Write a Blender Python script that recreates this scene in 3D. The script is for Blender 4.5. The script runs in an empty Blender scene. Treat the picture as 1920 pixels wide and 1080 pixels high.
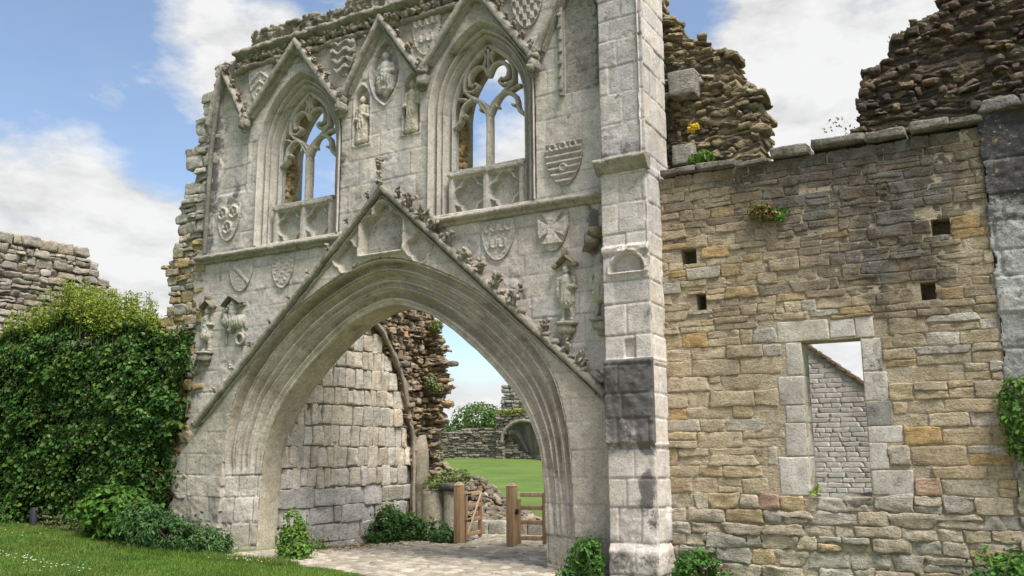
import bpy, math, random
import numpy as np
from mathutils import Matrix, Vector
from mathutils.geometry import tessellate_polygon

random.seed(7)
S = bpy.context.scene
COL = S.collection
rad = math.radians

# ------------------------------------------------------------------ noise
def _h(ix, iy, iz, seed):
    n = (ix * 374761393 + iy * 668265263 + iz * 2147483647 + seed * 974634777) & 0xFFFFFFFF
    n = ((n ^ (n >> 13)) * 1274126177) & 0xFFFFFFFF
    n = ((n ^ (n >> 16)) * 2246822519) & 0xFFFFFFFF
    return ((n ^ (n >> 15)) & 0xFFFFFF) / float(0xFFFFFF)

def vnoise(P, f=1.0, seed=0):
    """value noise in -1..1 for an (N,3) array"""
    P = np.asarray(P, float) * f + 1000.0
    I = np.floor(P).astype(np.int64); F = P - I
    F = F * F * (3 - 2 * F)
    out = 0
    for dx in (0, 1):
        wx = F[:, 0] if dx else 1 - F[:, 0]
        for dy in (0, 1):
            wy = F[:, 1] if dy else 1 - F[:, 1]
            for dz in (0, 1):
                wz = F[:, 2] if dz else 1 - F[:, 2]
                out = out + wx * wy * wz * _h(I[:, 0] + dx, I[:, 1] + dy, I[:, 2] + dz, seed)
    return out * 2 - 1

def fbm(P, f=1.0, o=4, seed=0, g=.5):
    a, s, t = 1.0, 0, 0
    for k in range(o):
        s = s + a * vnoise(P, f * 2 ** k, seed + k * 17); t += a; a *= g
    return s / t

def sst(a, b, x):
    t = np.clip((x - a) / (b - a), 0, 1)
    return t * t * (3 - 2 * t)

# ------------------------------------------------------------------ mesh builder
class MB:
    def __init__(s):
        s.V, s.Q, s.T, s.C, s.n = [], [], [], [], 0
    def add(s, V, Q=None, T=None, col=(.4, .4, .4, 0)):
        V = np.asarray(V, float).reshape(-1, 3)
        if len(V) == 0: return
        if Q is not None and len(Q): s.Q.append(np.asarray(Q, np.int64) + s.n)
        if T is not None and len(T): s.T.append(np.asarray(T, np.int64) + s.n)
        c = np.asarray(col, float)
        if c.ndim == 1:
            if len(c) == 3: c = np.append(c, 0)
            c = np.tile(c, (len(V), 1))
        s.V.append(V); s.C.append(c); s.n += len(V)
    def surf(s, P, col=(.4, .4, .4, 0), flip=False, close_u=False):
        nu, nv = P.shape[:2]
        idx = np.arange(nu * nv).reshape(nu, nv)
        if close_u: idx = np.vstack([idx, idx[:1]])
        a, b, c, d = idx[:-1, :-1], idx[1:, :-1], idx[1:, 1:], idx[:-1, 1:]
        Q = np.stack([a, b, c, d] if not flip else [a, d, c, b], -1).reshape(-1, 4)
        s.add(P.reshape(-1, 3), Q, col=col)
    def build(s, name, mat, parent=None, smooth=True, loc=None):
        me = bpy.data.meshes.new(name)
        V = np.concatenate(s.V); C = np.concatenate(s.C)
        if loc is not None: V = V - np.asarray(loc, float)
        Q = np.concatenate(s.Q) if s.Q else np.zeros((0, 4), int)
        T = np.concatenate(s.T) if s.T else np.zeros((0, 3), int)
        me.vertices.add(len(V)); me.vertices.foreach_set('co', V.ravel())
        L = np.concatenate([Q.ravel(), T.ravel()])
        me.loops.add(len(L)); me.loops.foreach_set('vertex_index', L.astype(np.int32))
        st = np.concatenate([np.arange(len(Q)) * 4, len(Q) * 4 + np.arange(len(T)) * 3])
        me.polygons.add(len(st)); me.polygons.foreach_set('loop_start', st.astype(np.int32))
        me.polygons.foreach_set('use_smooth', np.full(len(st), smooth))
        at = me.color_attributes.new('tint', 'FLOAT_COLOR', 'POINT')
        at.data.foreach_set('color', C.astype(np.float32).ravel())
        me.update(calc_edges=True); me.validate()
        me.materials.append(mat)
        o = bpy.data.objects.new(name, me); COL.objects.link(o)
        if parent is not None: o.parent = parent
        if loc is not None: o.location = loc
        return o

def tag(o, label=None, cat=None, group=None, kind=None):
    if label: o['label'] = label
    if cat: o['category'] = cat
    if group: o['group'] = group
    if kind: o['kind'] = kind
    return o

def thing(name, label, cat, group=None):
    o = bpy.data.objects.new(name, None); COL.objects.link(o)
    return tag(o, label, cat, group)

# cube template, denser towards its edges
def cube_template(c):
    n = len(c); key = {}; V = []; Q = []
    def vid(p):
        k = tuple(round(x, 5) for x in p)
        if k not in key: key[k] = len(V); V.append(p)
        return key[k]
    for ax in range(3):
        for sg in (-1, 1):
            for i in range(n - 1):
                for j in range(n - 1):
                    q = []
                    for a, b in ((i, j), (i + 1, j), (i + 1, j + 1), (i, j + 1)):
                        p = [0, 0, 0]; p[ax] = sg; p[(ax + 1) % 3] = c[a]; p[(ax + 2) % 3] = c[b]
                        q.append(vid(tuple(p)))
                    Q.append(q if sg > 0 else q[::-1])
    return np.array(V, float), np.array(Q)
T4 = cube_template([-1, -.7, 0, .7, 1])
T6 = cube_template([-1, -.88, -.45, 0, .45, .88, 1])
T8 = cube_template([-1, -.9, -.6, -.25, .25, .6, .9, 1])

def rotz(a):
    c, s = np.cos(a), np.sin(a); o = np.zeros_like(c); l = np.ones_like(c)
    return np.stack([np.stack([c, -s, o], -1), np.stack([s, c, o], -1), np.stack([o, o, l], -1)], -2)
def roty(a):
    c, s = np.cos(a), np.sin(a); o = np.zeros_like(c); l = np.ones_like(c)
    return np.stack([np.stack([c, o, s], -1), np.stack([o, l, o], -1), np.stack([-s, o, c], -1)], -2)
def rotx(a):
    c, s = np.cos(a), np.sin(a); o = np.zeros_like(c); l = np.ones_like(c)
    return np.stack([np.stack([l, o, o], -1), np.stack([o, c, -s], -1), np.stack([o, s, c], -1)], -2)

def stones(mb, Cn, H, cols, seed=0, p=7, amp=.012, freq=9, tilt=.04, tpl=T4, R=None, detail=.5, post=None, wedge=1):
    """rough rounded blocks: centres, half sizes, one colour each"""
    Cn = np.asarray(Cn, float); H = np.asarray(H, float); N = len(Cn)
    if N == 0: return
    rng = np.random.default_rng(seed)
    V, Q = tpl
    k = 1 / (np.abs(V) ** p).sum(1) ** (1 / p)
    U = V * k[:, None]
    ang = rng.normal(0, tilt, (N, 3))
    M = rotz(ang[:, 0]) @ roty(ang[:, 1]) @ rotx(ang[:, 2])
    W = U[None] * H[:, None, :]
    # wedge: stones are not true boxes
    sk = rng.normal(0, .10 * wedge, (N, 4))
    W[:, :, 2] *= 1 + sk[:, None, 0] * U[None, :, 0]
    W[:, :, 0] *= 1 + sk[:, None, 1] * U[None, :, 2]
    W = np.einsum('nij,nvj->nvi', M, W)
    if R is not None: W = W @ np.asarray(R).T
    W = W + Cn[:, None, :]
    P = W.reshape(-1, 3)
    off = np.repeat(rng.uniform(0, 50, (N, 3)), len(V), 0)
    d = np.stack([vnoise(P + off, freq, seed + a) + detail * vnoise(P + off, freq * 2.7, seed + 9 + a) for a in range(3)], -1)
    P = P + d * amp
    cols = np.asarray(cols, float)
    if cols.shape[1] == 3: cols = np.hstack([cols, np.zeros((N, 1))])
    C = np.repeat(cols, len(V), 0)
    m = fbm(P + off, 5, 2, seed + 40)
    C[:, :3] *= (1 + .22 * m)[:, None]
    Qs = (Q[None] + (np.arange(N) * len(V))[:, None, None]).reshape(-1, 4)
    if post is not None: C = post(P, C)
    mb.add(P, Qs, col=C)

def bevel_box(mb, lo, hi, b=.01, col=(.4, .4, .4, 0), M=None):
    lo = np.array(lo, float); hi = np.array(hi, float); c = (lo + hi) / 2; h = (hi - lo) / 2
    V, Q = cube_template([-1, -.5, .5, 1]); V = V.copy()
    W = np.zeros_like(V)
    for a in range(3):
        W[:, a] = np.where(np.abs(V[:, a]) > .9, np.sign(V[:, a]) * h[a], np.sign(V[:, a]) * (h[a] - b))
    cnt = (np.abs(V) > .9).sum(1)
    for a in range(3):
        m = (cnt >= 2) & (np.abs(V[:, a]) > .9)
        W[m, a] -= np.sign(W[m, a]) * b * (.3 if True else 0)
    W = W + c
    if M is not None: W = np.array([M @ Vector(w) for w in W])
    mb.add(W, Q, col=col)

def tube(mb, pts, r, n=8, col=(.4, .4, .4, 0), caps=True, rough=0, seed=0):
    pts = np.asarray(pts, float); r = np.broadcast_to(np.asarray(r, float), (len(pts),))
    T = np.gradient(pts, axis=0); T /= np.linalg.norm(T, axis=1)[:, None] + 1e-9
    up = np.array([0, 0, 1.]) if abs(T[:, 2]).max() < .9 else np.array([.2, 1., .1])
    A = np.cross(T, up); A /= np.linalg.norm(A, axis=1)[:, None] + 1e-9
    B = np.cross(T, A)
    th = np.linspace(0, 2 * np.pi, n, endpoint=False)
    P = pts[None] + r[None, :, None] * (np.cos(th)[:, None, None] * A[None] + np.sin(th)[:, None, None] * B[None])
    if rough:
        q = P.reshape(-1, 3); q = q + np.stack([vnoise(q, 6, seed + k) for k in range(3)], -1) * rough; P = q.reshape(P.shape)
    mb.surf(P, col, close_u=True)
    if caps:
        for e in (0, -1):
            ring = P[:, e]; V = np.vstack([ring, pts[e][None]])
            i = np.arange(n); T3 = np.stack([i, (i + 1) % n, np.full(n, n)], -1)
            mb.add(V, T=T3, col=col)

def bar(mb, p0, p1, w, y0, y1, col, b=.02, x_cut=True):
    """straight moulding between two (x,z) points lying on the wall, front at y0"""
    p0 = np.array(p0, float); p1 = np.array(p1, float); d = p1 - p0; L = np.linalg.norm(d); d /= L
    nrm = np.array([-d[1], d[0]])
    n = max(3, int(L / .04)); t = np.linspace(0, 1, n)
    prof = [(-w / 2, y1), (-w / 2, y0 + b * 1.6), (-w / 2 + b, y0 + .3 * b), (-w / 6, y0), (w / 6, y0), (w / 2 - b, y0 + .3 * b), (w / 2, y0 + b * 1.6), (w / 2, y1)]
    P = np.zeros((len(prof), n, 3))
    for i, (a, y) in enumerate(prof):
        q = p0[None] + d[None] * (t * L)[:, None] + nrm[None] * a
        P[i, :, 0] = q[:, 0]; P[i, :, 2] = q[:, 1]; P[i, :, 1] = y
    q = P.reshape(-1, 3); q[:, 1] += .016 * fbm(q, 9, 3, 3) + .010 * vnoise(q, 40, 4)
    q[:, 2] += .014 * fbm(q, 11, 3, 5)
    P = q.reshape(P.shape)
    mb.surf(P, col)
    for e in (0, -1):
        V = P[:, e]; k = len(V)
        mb.add(V, T=[(0, i, i + 1) for i in range(1, k - 1)], col=col)

def relief(mb, u0, u1, v0, v1, step, mask, hfn, colfn, xf=None, depth=.1):
    """grid patch facing -y at height h(u,v) (outwards), clipped by a mask and given sides"""
    nu, nv = int(round((u1 - u0) / step)) + 1, int(round((v1 - v0) / step)) + 1
    u = np.linspace(u0, u1, nu); v = np.linspace(v0, v1, nv)
    U, Vv = np.meshgrid(u, v, indexing='ij')
    uf, vf = U.ravel(), Vv.ravel()
    h = hfn(uf, vf); m = mask(uf, vf)
    C = colfn(uf, vf)
    C = np.tile(np.asarray(C, float), (len(uf), 1)) if np.ndim(C) == 1 else C
    P = np.stack([uf, -h, vf], -1)
    idx = np.arange(nu * nv).reshape(nu, nv); M = m.reshape(nu, nv)
    ok = M[:-1, :-1] & M[1:, :-1] & M[1:, 1:] & M[:-1, 1:]
    Q = np.stack([idx[:-1, :-1], idx[1:, :-1], idx[1:, 1:], idx[:-1, 1:]], -1)[ok]
    if len(Q) == 0: return
    E = np.concatenate([Q[:, [0, 1]], Q[:, [1, 2]], Q[:, [2, 3]], Q[:, [3, 0]]])
    ks = np.sort(E, 1); code = ks[:, 0] * (nu * nv) + ks[:, 1]
    un, inv, cnt = np.unique(code, return_inverse=True, return_counts=True)
    bd = E[cnt[inv] == 1]
    used = np.unique(Q); re = -np.ones(nu * nv, int); re[used] = np.arange(len(used))
    bv = np.unique(bd); rb = -np.ones(nu * nv, int); rb[bv] = len(used) + np.arange(len(bv))
    Pb = P[bv].copy(); Pb[:, 1] = np.maximum(Pb[:, 1] + .004, depth)
    Q2 = np.stack([re[bd[:, 1]], re[bd[:, 0]], rb[bd[:, 0]], rb[bd[:, 1]]], -1)
    V = np.vstack([P[used], Pb]); CC = np.vstack([C[used], C[bv]])
    if xf is not None: V = xf(V)
    mb.add(V, np.vstack([re[Q], Q2]), col=CC)

def extrude_poly(mb, outer, holes, y0, y1, col, sides=True):
    loops = [outer] + holes
    vl = [[Vector((x, z, 0)) for x, z in lp] for lp in loops]
    tris = tessellate_polygon(vl)
    flat = [p for lp in loops for p in lp]; n = len(flat)
    V = [(x, y0, z) for x, z in flat] + [(x, y1, z) for x, z in flat]
    T = [t for t in tris] + [(a + n, c + n, b + n) for a, b, c in tris]
    Q = []; k = 0
    for lp in loops:
        m = len(lp)
        for i in range(m):
            a, b = k + i, k + (i + 1) % m
            Q.append((a, b, b + n, a + n))
        k += m
    mb.add(V, Q if sides else None, T, col=col)

def courses(x0, x1, z0, z1, hr, lr, seed, holes=(), inside=None, gap=.012, wob=.02):
    """coursed stones: list of (xa,xb,za,zb); clipped round rectangular holes"""
    rng = random.Random(seed); out = []; z = z0
    while z < z1:
        h = rng.uniform(*hr)
        if z + h > z1 - hr[0] * .5: h = z1 - z
        x = x0 - rng.uniform(0, lr[0])
        while x < x1:
            l = rng.uniform(*lr)
            if rng.random() < .15: l *= .55
            xa, xb = max(x, x0), min(x + l, x1)
            x += l
            if xb - xa < .05: continue
            parts = [(z, z + h)]
            if h > hr[0] * 1.35 and rng.random() < .3:
                q = z + h * rng.uniform(.4, .6); parts = [(z, q), (q, z + h)]
            for a, b in parts:
                r = [xa, xb, a, b]; bad = False
                for (hx0, hx1, hz0, hz1) in holes:
                    if r[0] < hx1 and r[1] > hx0 and r[2] < hz1 and r[3] > hz0:
                        ov = [r[1] - hx0, hx1 - r[0], r[3] - hz0, hz1 - r[2]]; k = int(np.argmin(ov))
                        if k == 0: r[1] = hx0
                        elif k == 1: r[0] = hx1
                        elif k == 2: r[3] = hz0
                        else: r[2] = hz1
                        if r[1] - r[0] < .04 or r[3] - r[2] < .03: bad = True
                if bad: continue
                if inside and not inside((r[0] + r[1]) / 2, (r[2] + r[3]) / 2): continue
                dz = rng.uniform(-wob, wob)
                out.append((r[0] + gap / 2, r[1] - gap / 2, r[2] + gap / 2 + dz * .5, r[3] - gap / 2 + dz * .5))
        z += h
    return out

def in_poly(poly):
    poly = np.array(poly, float)
    def f(x, z):
        n = len(poly); c = False; j = n - 1
        for i in range(n):
            xi, zi = poly[i]; xj, zj = poly[j]
            if (zi > z) != (zj > z) and x < (xj - xi) * (z - zi) / (zj - zi) + xi: c = not c
            j = i
        return c
    return f

def wall_stones(mb, rects, y, dep, cols, seed, jit=.02, axis='y', origin=0, **k):
    """rects laid on a wall. axis 'y': faces -y at y.  axis 'x': rect u runs along +y, faces +x at x=y"""
    rng = np.random.default_rng(seed); R = np.array(rects)
    if len(R) == 0: return
    cu, cv = (R[:, 0] + R[:, 1]) / 2, (R[:, 2] + R[:, 3]) / 2
    hu, hv = (R[:, 1] - R[:, 0]) / 2, (R[:, 3] - R[:, 2]) / 2
    d = rng.normal(0, jit, len(R)); hd = np.full(len(R), dep / 2)
    if axis == 'y':
        stones(mb, np.stack([cu, y + dep / 2 + d, cv], -1), np.stack([hu, hd, hv], -1), cols, seed, **k)
    else:
        stones(mb, np.stack([y - dep / 2 + d, cu, cv], -1), np.stack([hd, hu, hv], -1), cols, seed, **k)

def pick(rng, pal, n, jitter=.08):
    w = np.array([p[0] for p in pal], float); w /= w.sum()
    i = rng.choice(len(pal), n, p=w)
    c = np.array([p[1] for p in pal], float)[i]
    c = c * rng.normal(1, jitter, (n, 1))
    a = np.array([p[2] if len(p) > 2 else .15 for p in pal], float)[i]
    return np.hstack([np.clip(c, .02, .8), a[:, None]])

# ------------------------------------------------------------------ materials
def nt(m):
    m.use_nodes = True; t = m.node_tree; t.nodes.clear(); return t, t.nodes, t.links

def N(ns, kind, **kw):
    n = ns.new(kind)
    for k, v in kw.items():
        if k in n.inputs: n.inputs[k].default_value = v
        else: setattr(n, k, v)
    return n

def math_node(ns, ls, op, a, b=None):
    n = ns.new('ShaderNodeMath'); n.operation = op
    for i, v in enumerate((a, b)):
        if v is None: continue
        if isinstance(v, (int, float)): n.inputs[i].default_value = v
        else: ls.new(v, n.inputs[i])
    return n.outputs[0]

def ramp(ns, ls, src, stops):
    r = ns.new('ShaderNodeValToRGB'); e = r.color_ramp.elements
    while len(e) < len(stops): e.new(.5)
    for i, (p, c) in enumerate(stops):
        e[i].position = p; e[i].color = (c, c, c, 1) if isinstance(c, (int, float)) else (*c, 1)
    ls.new(src, r.inputs[0]); return r.outputs[0]

def stone_material(name, rough=.9, bump=.35, lichen=(.16, .155, .14), pale=(.52, .51, .46), pale_amt=.65, orange=.0, fine=1.0, strata=0.0, mott=.6, warm=(.30, .25, .15), warm_amt=.35):
    m = bpy.data.materials.new(name); t, ns, ls = nt(m)
    out = ns.new('ShaderNodeOutputMaterial'); b = ns.new('ShaderNodeBsdfPrincipled')
    b.inputs['Roughness'].default_value = rough; b.inputs['Specular IOR Level'].default_value = .25
    ls.new(b.outputs[0], out.inputs[0])
    at = ns.new('ShaderNodeAttribute'); at.attribute_name = 'tint'
    tc = ns.new('ShaderNodeTexCoord'); co = tc.outputs['Object']
    def noise(sc, det=6, ro=.6, dist=0):
        n = N(ns, 'ShaderNodeTexNoise', Scale=sc, Detail=det, Roughness=ro, Distortion=dist); ls.new(co, n.inputs['Vector']); return n.outputs['Fac']
    n1, n2, n3, n4 = noise(1.3, 5), noise(7, 6, .65), noise(38, 5, .7), noise(3.1, 7, .7, .6)
    # value variation
    v = math_node(ns, ls, 'MULTIPLY', ramp(ns, ls, n1, [(.25, .80), (.75, 1.16)]), ramp(ns, ls, n2, [(.25, .80), (.75, 1.18)]))
    v = math_node(ns, ls, 'MULTIPLY', v, ramp(ns, ls, n3, [(.3, .72), (.7, 1.2)]))
    n7 = noise(17, 6, .75, .4)
    v = math_node(ns, ls, 'MULTIPLY', v, ramp(ns, ls, n7, [(.34, 1 - .62 * mott), (.46, 1.0), (.56, 1.02), (.70, 1 + .40 * mott)]))
    n6 = noise(85, 3, .75)
    v = math_node(ns, ls, 'MULTIPLY', v, ramp(ns, ls, n6, [(.3, .78), (.7, 1.16)]))
    if strata:
        mp = N(ns, 'ShaderNodeMapping'); mp.inputs['Scale'].default_value = (1, 1, 5.5); mp.inputs['Rotation'].default_value = (.06, .09, 0); ls.new(co, mp.inputs['Vector'])
        sn = N(ns, 'ShaderNodeTexNoise', Scale=7.0, Detail=7.0, Roughness=.7, Distortion=.8); ls.new(mp.outputs[0], sn.inputs['Vector'])
        v = math_node(ns, ls, 'MULTIPLY', v, ramp(ns, ls, sn.outputs['Fac'], [(.32, 1 - .5 * strata), (.5, 1.02), (.7, 1 + .28 * strata)]))
    mul = ns.new('ShaderNodeVectorMath'); mul.operation = 'SCALE'
    ls.new(at.outputs['Color'], mul.inputs[0]); ls.new(v, mul.inputs['Scale'])
    col = mul.outputs[0]
    def mix(fac, a, bcol):
        x = ns.new('ShaderNodeMix'); x.data_type = 'RGBA'
        ls.new(fac, x.inputs['Factor']); ls.new(a, x.inputs['A'])
        if isinstance(bcol, tuple): x.inputs['B'].default_value = (*bcol, 1)
        else: ls.new(bcol, x.inputs['B'])
        return x.outputs['Result']
    # warm iron staining
    w = math_node(ns, ls, 'MULTIPLY', ramp(ns, ls, n4, [(.52, 0), (.68, 1)]), warm_amt)
    col = mix(w, col, warm)
    # dark lichen and soot crusts, ruled by the attribute's alpha
    thr = math_node(ns, ls, 'ADD', n4, math_node(ns, ls, 'MULTIPLY', at.outputs['Alpha'], .38))
    thr = math_node(ns, ls, 'ADD', thr, math_node(ns, ls, 'MULTIPLY', math_node(ns, ls, 'SUBTRACT', n3, .5), .55))
    dk = ramp(ns, ls, thr, [(.66, 0), (.80, .85)])
    col = mix(dk, col, lichen)
    # pale lichen spots
    vo = N(ns, 'ShaderNodeTexVoronoi', Scale=13.0); ls.new(co, vo.inputs['Vector'])
    sp = math_node(ns, ls, 'ADD', vo.outputs['Distance'], math_node(ns, ls, 'MULTIPLY', n3, .35))
    pl = math_node(ns, ls, 'MULTIPLY', ramp(ns, ls, sp, [(.26, 1), (.34, 0)]), ramp(ns, ls, n1, [(.48, 0), (.62, pale_amt)]))
    col = mix(pl, col, pale)
    if orange:
        vo2 = N(ns, 'ShaderNodeTexVoronoi', Scale=4.0); ls.new(co, vo2.inputs['Vector'])
        s2 = math_node(ns, ls, 'ADD', vo2.outputs['Distance'], math_node(ns, ls, 'MULTIPLY', n3, .3))
        col = mix(math_node(ns, ls, 'MULTIPLY', ramp(ns, ls, s2, [(.22, 1), (.27, 0)]), orange), col, (.5, .28, .04))
    ls.new(col, b.inputs['Base Color'])
    h = math_node(ns, ls, 'ADD', math_node(ns, ls, 'MULTIPLY', n2, .6), math_node(ns, ls, 'MULTIPLY', n3, .5 * fine))
    h = math_node(ns, ls, 'ADD', h, math_node(ns, ls, 'MULTIPLY', n7, .7 * mott))
    n5 = noise(110, 3, .7)
    h = math_node(ns, ls, 'ADD', h, math_node(ns, ls, 'MULTIPLY', n5, .22 * fine))
    if strata: h = math_node(ns, ls, 'ADD', h, math_node(ns, ls, 'MULTIPLY', sn.outputs['Fac'], 1.1 * strata))
    pit = math_node(ns, ls, 'MULTIPLY', ramp(ns, ls, noise(23, 3, .6), [(.30, 1), (.42, 0)]), -.35)
    h = math_node(ns, ls, 'ADD', h, pit)
    bp = N(ns, 'ShaderNodeBump', Strength=bump, Distance=.05); ls.new(h, bp.inputs['Height']); ls.new(bp.outputs[0], b.inputs['Normal'])
    return m

def leaf_material(name, rough=.45, trans=.25, spec=.35):
    m = bpy.data.materials.new(name); t, ns, ls = nt(m)
    out = ns.new('ShaderNodeOutputMaterial'); b = ns.new('ShaderNodeBsdfPrincipled'); tr = ns.new('ShaderNodeBsdfTranslucent'); mx = ns.new('ShaderNodeMixShader')
    b.inputs['Roughness'].default_value = rough; b.inputs['Specular IOR Level'].default_value = spec
    at = ns.new('ShaderNodeAttribute'); at.attribute_name = 'tint'
    tc = ns.new('ShaderNodeTexCoord'); n = N(ns, 'ShaderNodeTexNoise', Scale=60.0, Detail=3.0); ls.new(tc.outputs['Object'], n.inputs['Vector'])
    sc = ns.new('ShaderNodeVectorMath'); sc.operation = 'SCALE'; ls.new(at.outputs['Color'], sc.inputs[0]); ls.new(ramp(ns, ls, n.outputs['Fac'], [(.3, .75), (.7, 1.2)]), sc.inputs['Scale'])
    ls.new(sc.outputs[0], b.inputs['Base Color']); ls.new(sc.outputs[0], tr.inputs['Color'])
    mx.inputs[0].default_value = trans; ls.new(b.outputs[0], mx.inputs[1]); ls.new(tr.outputs[0], mx.inputs[2]); ls.new(mx.outputs[0], out.inputs[0])
    return m

def wood_material(name):
    m = bpy.data.materials.new(name); t, ns, ls = nt(m)
    out = ns.new('ShaderNodeOutputMaterial'); b = ns.new('ShaderNodeBsdfPrincipled'); ls.new(b.outputs[0], out.inputs[0])
    b.inputs['Roughness'].default_value = .7
    at = ns.new('ShaderNodeAttribute'); at.attribute_name = 'tint'
    tc = ns.new('ShaderNodeTexCoord'); mp = N(ns, 'ShaderNodeMapping'); mp.inputs['Scale'].default_value = (26, 26, 2.2); ls.new(tc.outputs['Object'], mp.inputs['Vector'])
    n = N(ns, 'ShaderNodeTexNoise', Scale=1.0, Detail=6.0, Roughness=.65, Distortion=.7); ls.new(mp.outputs[0], n.inputs['Vector'])
    sc = ns.new('ShaderNodeVectorMath'); sc.operation = 'SCALE'; ls.new(at.outputs['Color'], sc.inputs[0]); ls.new(ramp(ns, ls, n.outputs['Fac'], [(.3, .55), (.7, 1.25)]), sc.inputs['Scale'])
    ls.new(sc.outputs[0], b.inputs['Base Color'])
    bp = N(ns, 'ShaderNodeBump', Strength=.3, Distance=.01); ls.new(n.outputs['Fac'], bp.inputs['Height']); ls.new(bp.outputs[0], b.inputs['Normal'])
    return m

def ground_material(name, stops, scales=(.35, 6, 60), bump=.5, bd=.03):
    m = bpy.data.materials.new(name); t, ns, ls = nt(m)
    out = ns.new('ShaderNodeOutputMaterial'); b = ns.new('ShaderNodeBsdfPrincipled'); ls.new(b.outputs[0], out.inputs[0])
    b.inputs['Roughness'].default_value = .95; b.inputs['Specular IOR Level'].default_value = .15
    tc = ns.new('ShaderNodeTexCoord')
    fs = []
    for s in scales:
        n = N(ns, 'ShaderNodeTexNoise', Scale=s, Detail=6.0, Roughness=.65); ls.new(tc.outputs['Object'], n.inputs['Vector']); fs.append(n.outputs['Fac'])
    f = math_node(ns, ls, 'ADD', math_node(ns, ls, 'MULTIPLY', fs[0], .45), math_node(ns, ls, 'ADD', math_node(ns, ls, 'MULTIPLY', fs[1], .3), math_node(ns, ls, 'MULTIPLY', fs[2], .25)))
    ls.new(ramp(ns, ls, f, stops), b.inputs['Base Color'])
    bp = N(ns, 'ShaderNodeBump', Strength=bump, Distance=bd); ls.new(f, bp.inputs['Height']); ls.new(bp.outputs[0], b.inputs['Normal'])
    return m

def path_material(name):
    m = bpy.data.materials.new(name); t, ns, ls = nt(m)
    out = ns.new('ShaderNodeOutputMaterial'); b = ns.new('ShaderNodeBsdfPrincipled'); ls.new(b.outputs[0], out.inputs[0])
    b.inputs['Roughness'].default_value = .92; b.inputs['Specular IOR Level'].default_value = .2
    tc = ns.new('ShaderNodeTexCoord'); at = ns.new('ShaderNodeAttribute'); at.attribute_name = 'tint'
    n = N(ns, 'ShaderNodeTexNoise', Scale=2.0, Detail=8.0, Roughness=.7); ls.new(tc.outputs['Object'], n.inputs['Vector'])
    n2 = N(ns, 'ShaderNodeTexNoise', Scale=45.0, Detail=4.0, Roughness=.7); ls.new(tc.outputs['Object'], n2.inputs['Vector'])
    v = math_node(ns, ls, 'MULTIPLY', ramp(ns, ls, n.outputs['Fac'], [(.3, .7), (.7, 1.2)]), ramp(ns, ls, n2.outputs['Fac'], [(.3, .75), (.7, 1.15)]))
    sc = ns.new('ShaderNodeVectorMath'); sc.operation = 'SCALE'; ls.new(at.outputs['Color'], sc.inputs[0]); ls.new(v, sc.inputs['Scale'])
    ls.new(sc.outputs[0], b.inputs['Base Color'])
    bp = N(ns, 'ShaderNodeBump', Strength=.5, Distance=.02); ls.new(n2.outputs['Fac'], bp.inputs['Height']); ls.new(bp.outputs[0], b.inputs['Normal'])
    return m

M_ASH = stone_material('pale_ashlar', bump=.42, mott=.42, pale_amt=.2, lichen=(.085, .08, .075), warm=(.36, .30, .19), warm_amt=.22)
M_CARVE = stone_material('carved_limestone', bump=.6, mott=.7, lichen=(.13, .12, .10), warm=(.30, .25, .17), warm_amt=.25)
M_ARCH = stone_material('arch_limestone', bump=.38, lichen=(.17, .15, .085), warm=(.24, .20, .10), warm_amt=.5, fine=.8)
M_RUB = stone_material('rubble_sandstone', bump=.75, strata=.6, mott=.75, warm=(.34, .22, .09), warm_amt=.35, orange=.0)
M_DARK = stone_material('dark_rubble', bump=1.0, strata=.9, mott=.85, lichen=(.075, .066, .058), warm=(.22, .14, .07), warm_amt=.35, pale=(.34, .33, .30), orange=.12)
M_LICH = stone_material('lichened_stone', bump=.7, mott=1.0, lichen=(.035, .033, .034), pale=(.5, .5, .47), orange=.5, warm_amt=.1)
M_LEAF = leaf_material('glossy_leaves', .5, .22, .25)
M_LEAF2 = leaf_material('soft_leaves', .6, .35, .2)
M_WOOD = wood_material('fresh_oak')
M_GRASS_G = ground_material('mown_turf', [(.34, (.045, .08, .014)), (.47, (.08, .13, .026)), (.55, (.105, .15, .032)), (.66, (.16, .175, .055))])
M_PATH = path_material('worn_paving')

# ------------------------------------------------------------------ camera
HEAD, PITCH, ROLL = rad(120.2), rad(10.4), rad(.4)
fwd = Vector((math.cos(HEAD) * math.cos(PITCH), math.sin(HEAD) * math.cos(PITCH), math.sin(PITCH)))
rt = Vector((math.sin(HEAD), -math.cos(HEAD), 0)); up = rt.cross(fwd)
r2 = rt * math.cos(ROLL) - up * math.sin(ROLL); u2 = rt * math.sin(ROLL) + up * math.cos(ROLL)
cd = bpy.data.cameras.new('camera'); cam = bpy.data.objects.new('camera', cd); COL.objects.link(cam)
cd.sensor_width = 36; cd.lens = 1710 / 1920 * 36; cd.clip_end = 4000; cd.clip_start = .05
Mx = Matrix((r2, u2, -fwd)).transposed().to_4x4(); Mx.translation = Vector((9.30, -11.70, 1.60))
cam.matrix_world = Mx; S.camera = cam

# ------------------------------------------------------------------ ground
def gz(x, y):
    x = np.asarray(x, float); y = np.asarray(y, float)
    z = .34 * sst(-2.5, -9.0, x) * (1 - sst(2, 8, y))
    z = z - .10 * sst(.0, 2.5, y)
    lawn = np.clip(y - 9.0, 0, 38) * .0425 * (1 - .5 * sst(-27, -8, x))
    z = z + lawn
    return z + .015 * np.sin(x * 1.7 + y) * sst(-1, -4, x)

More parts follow.
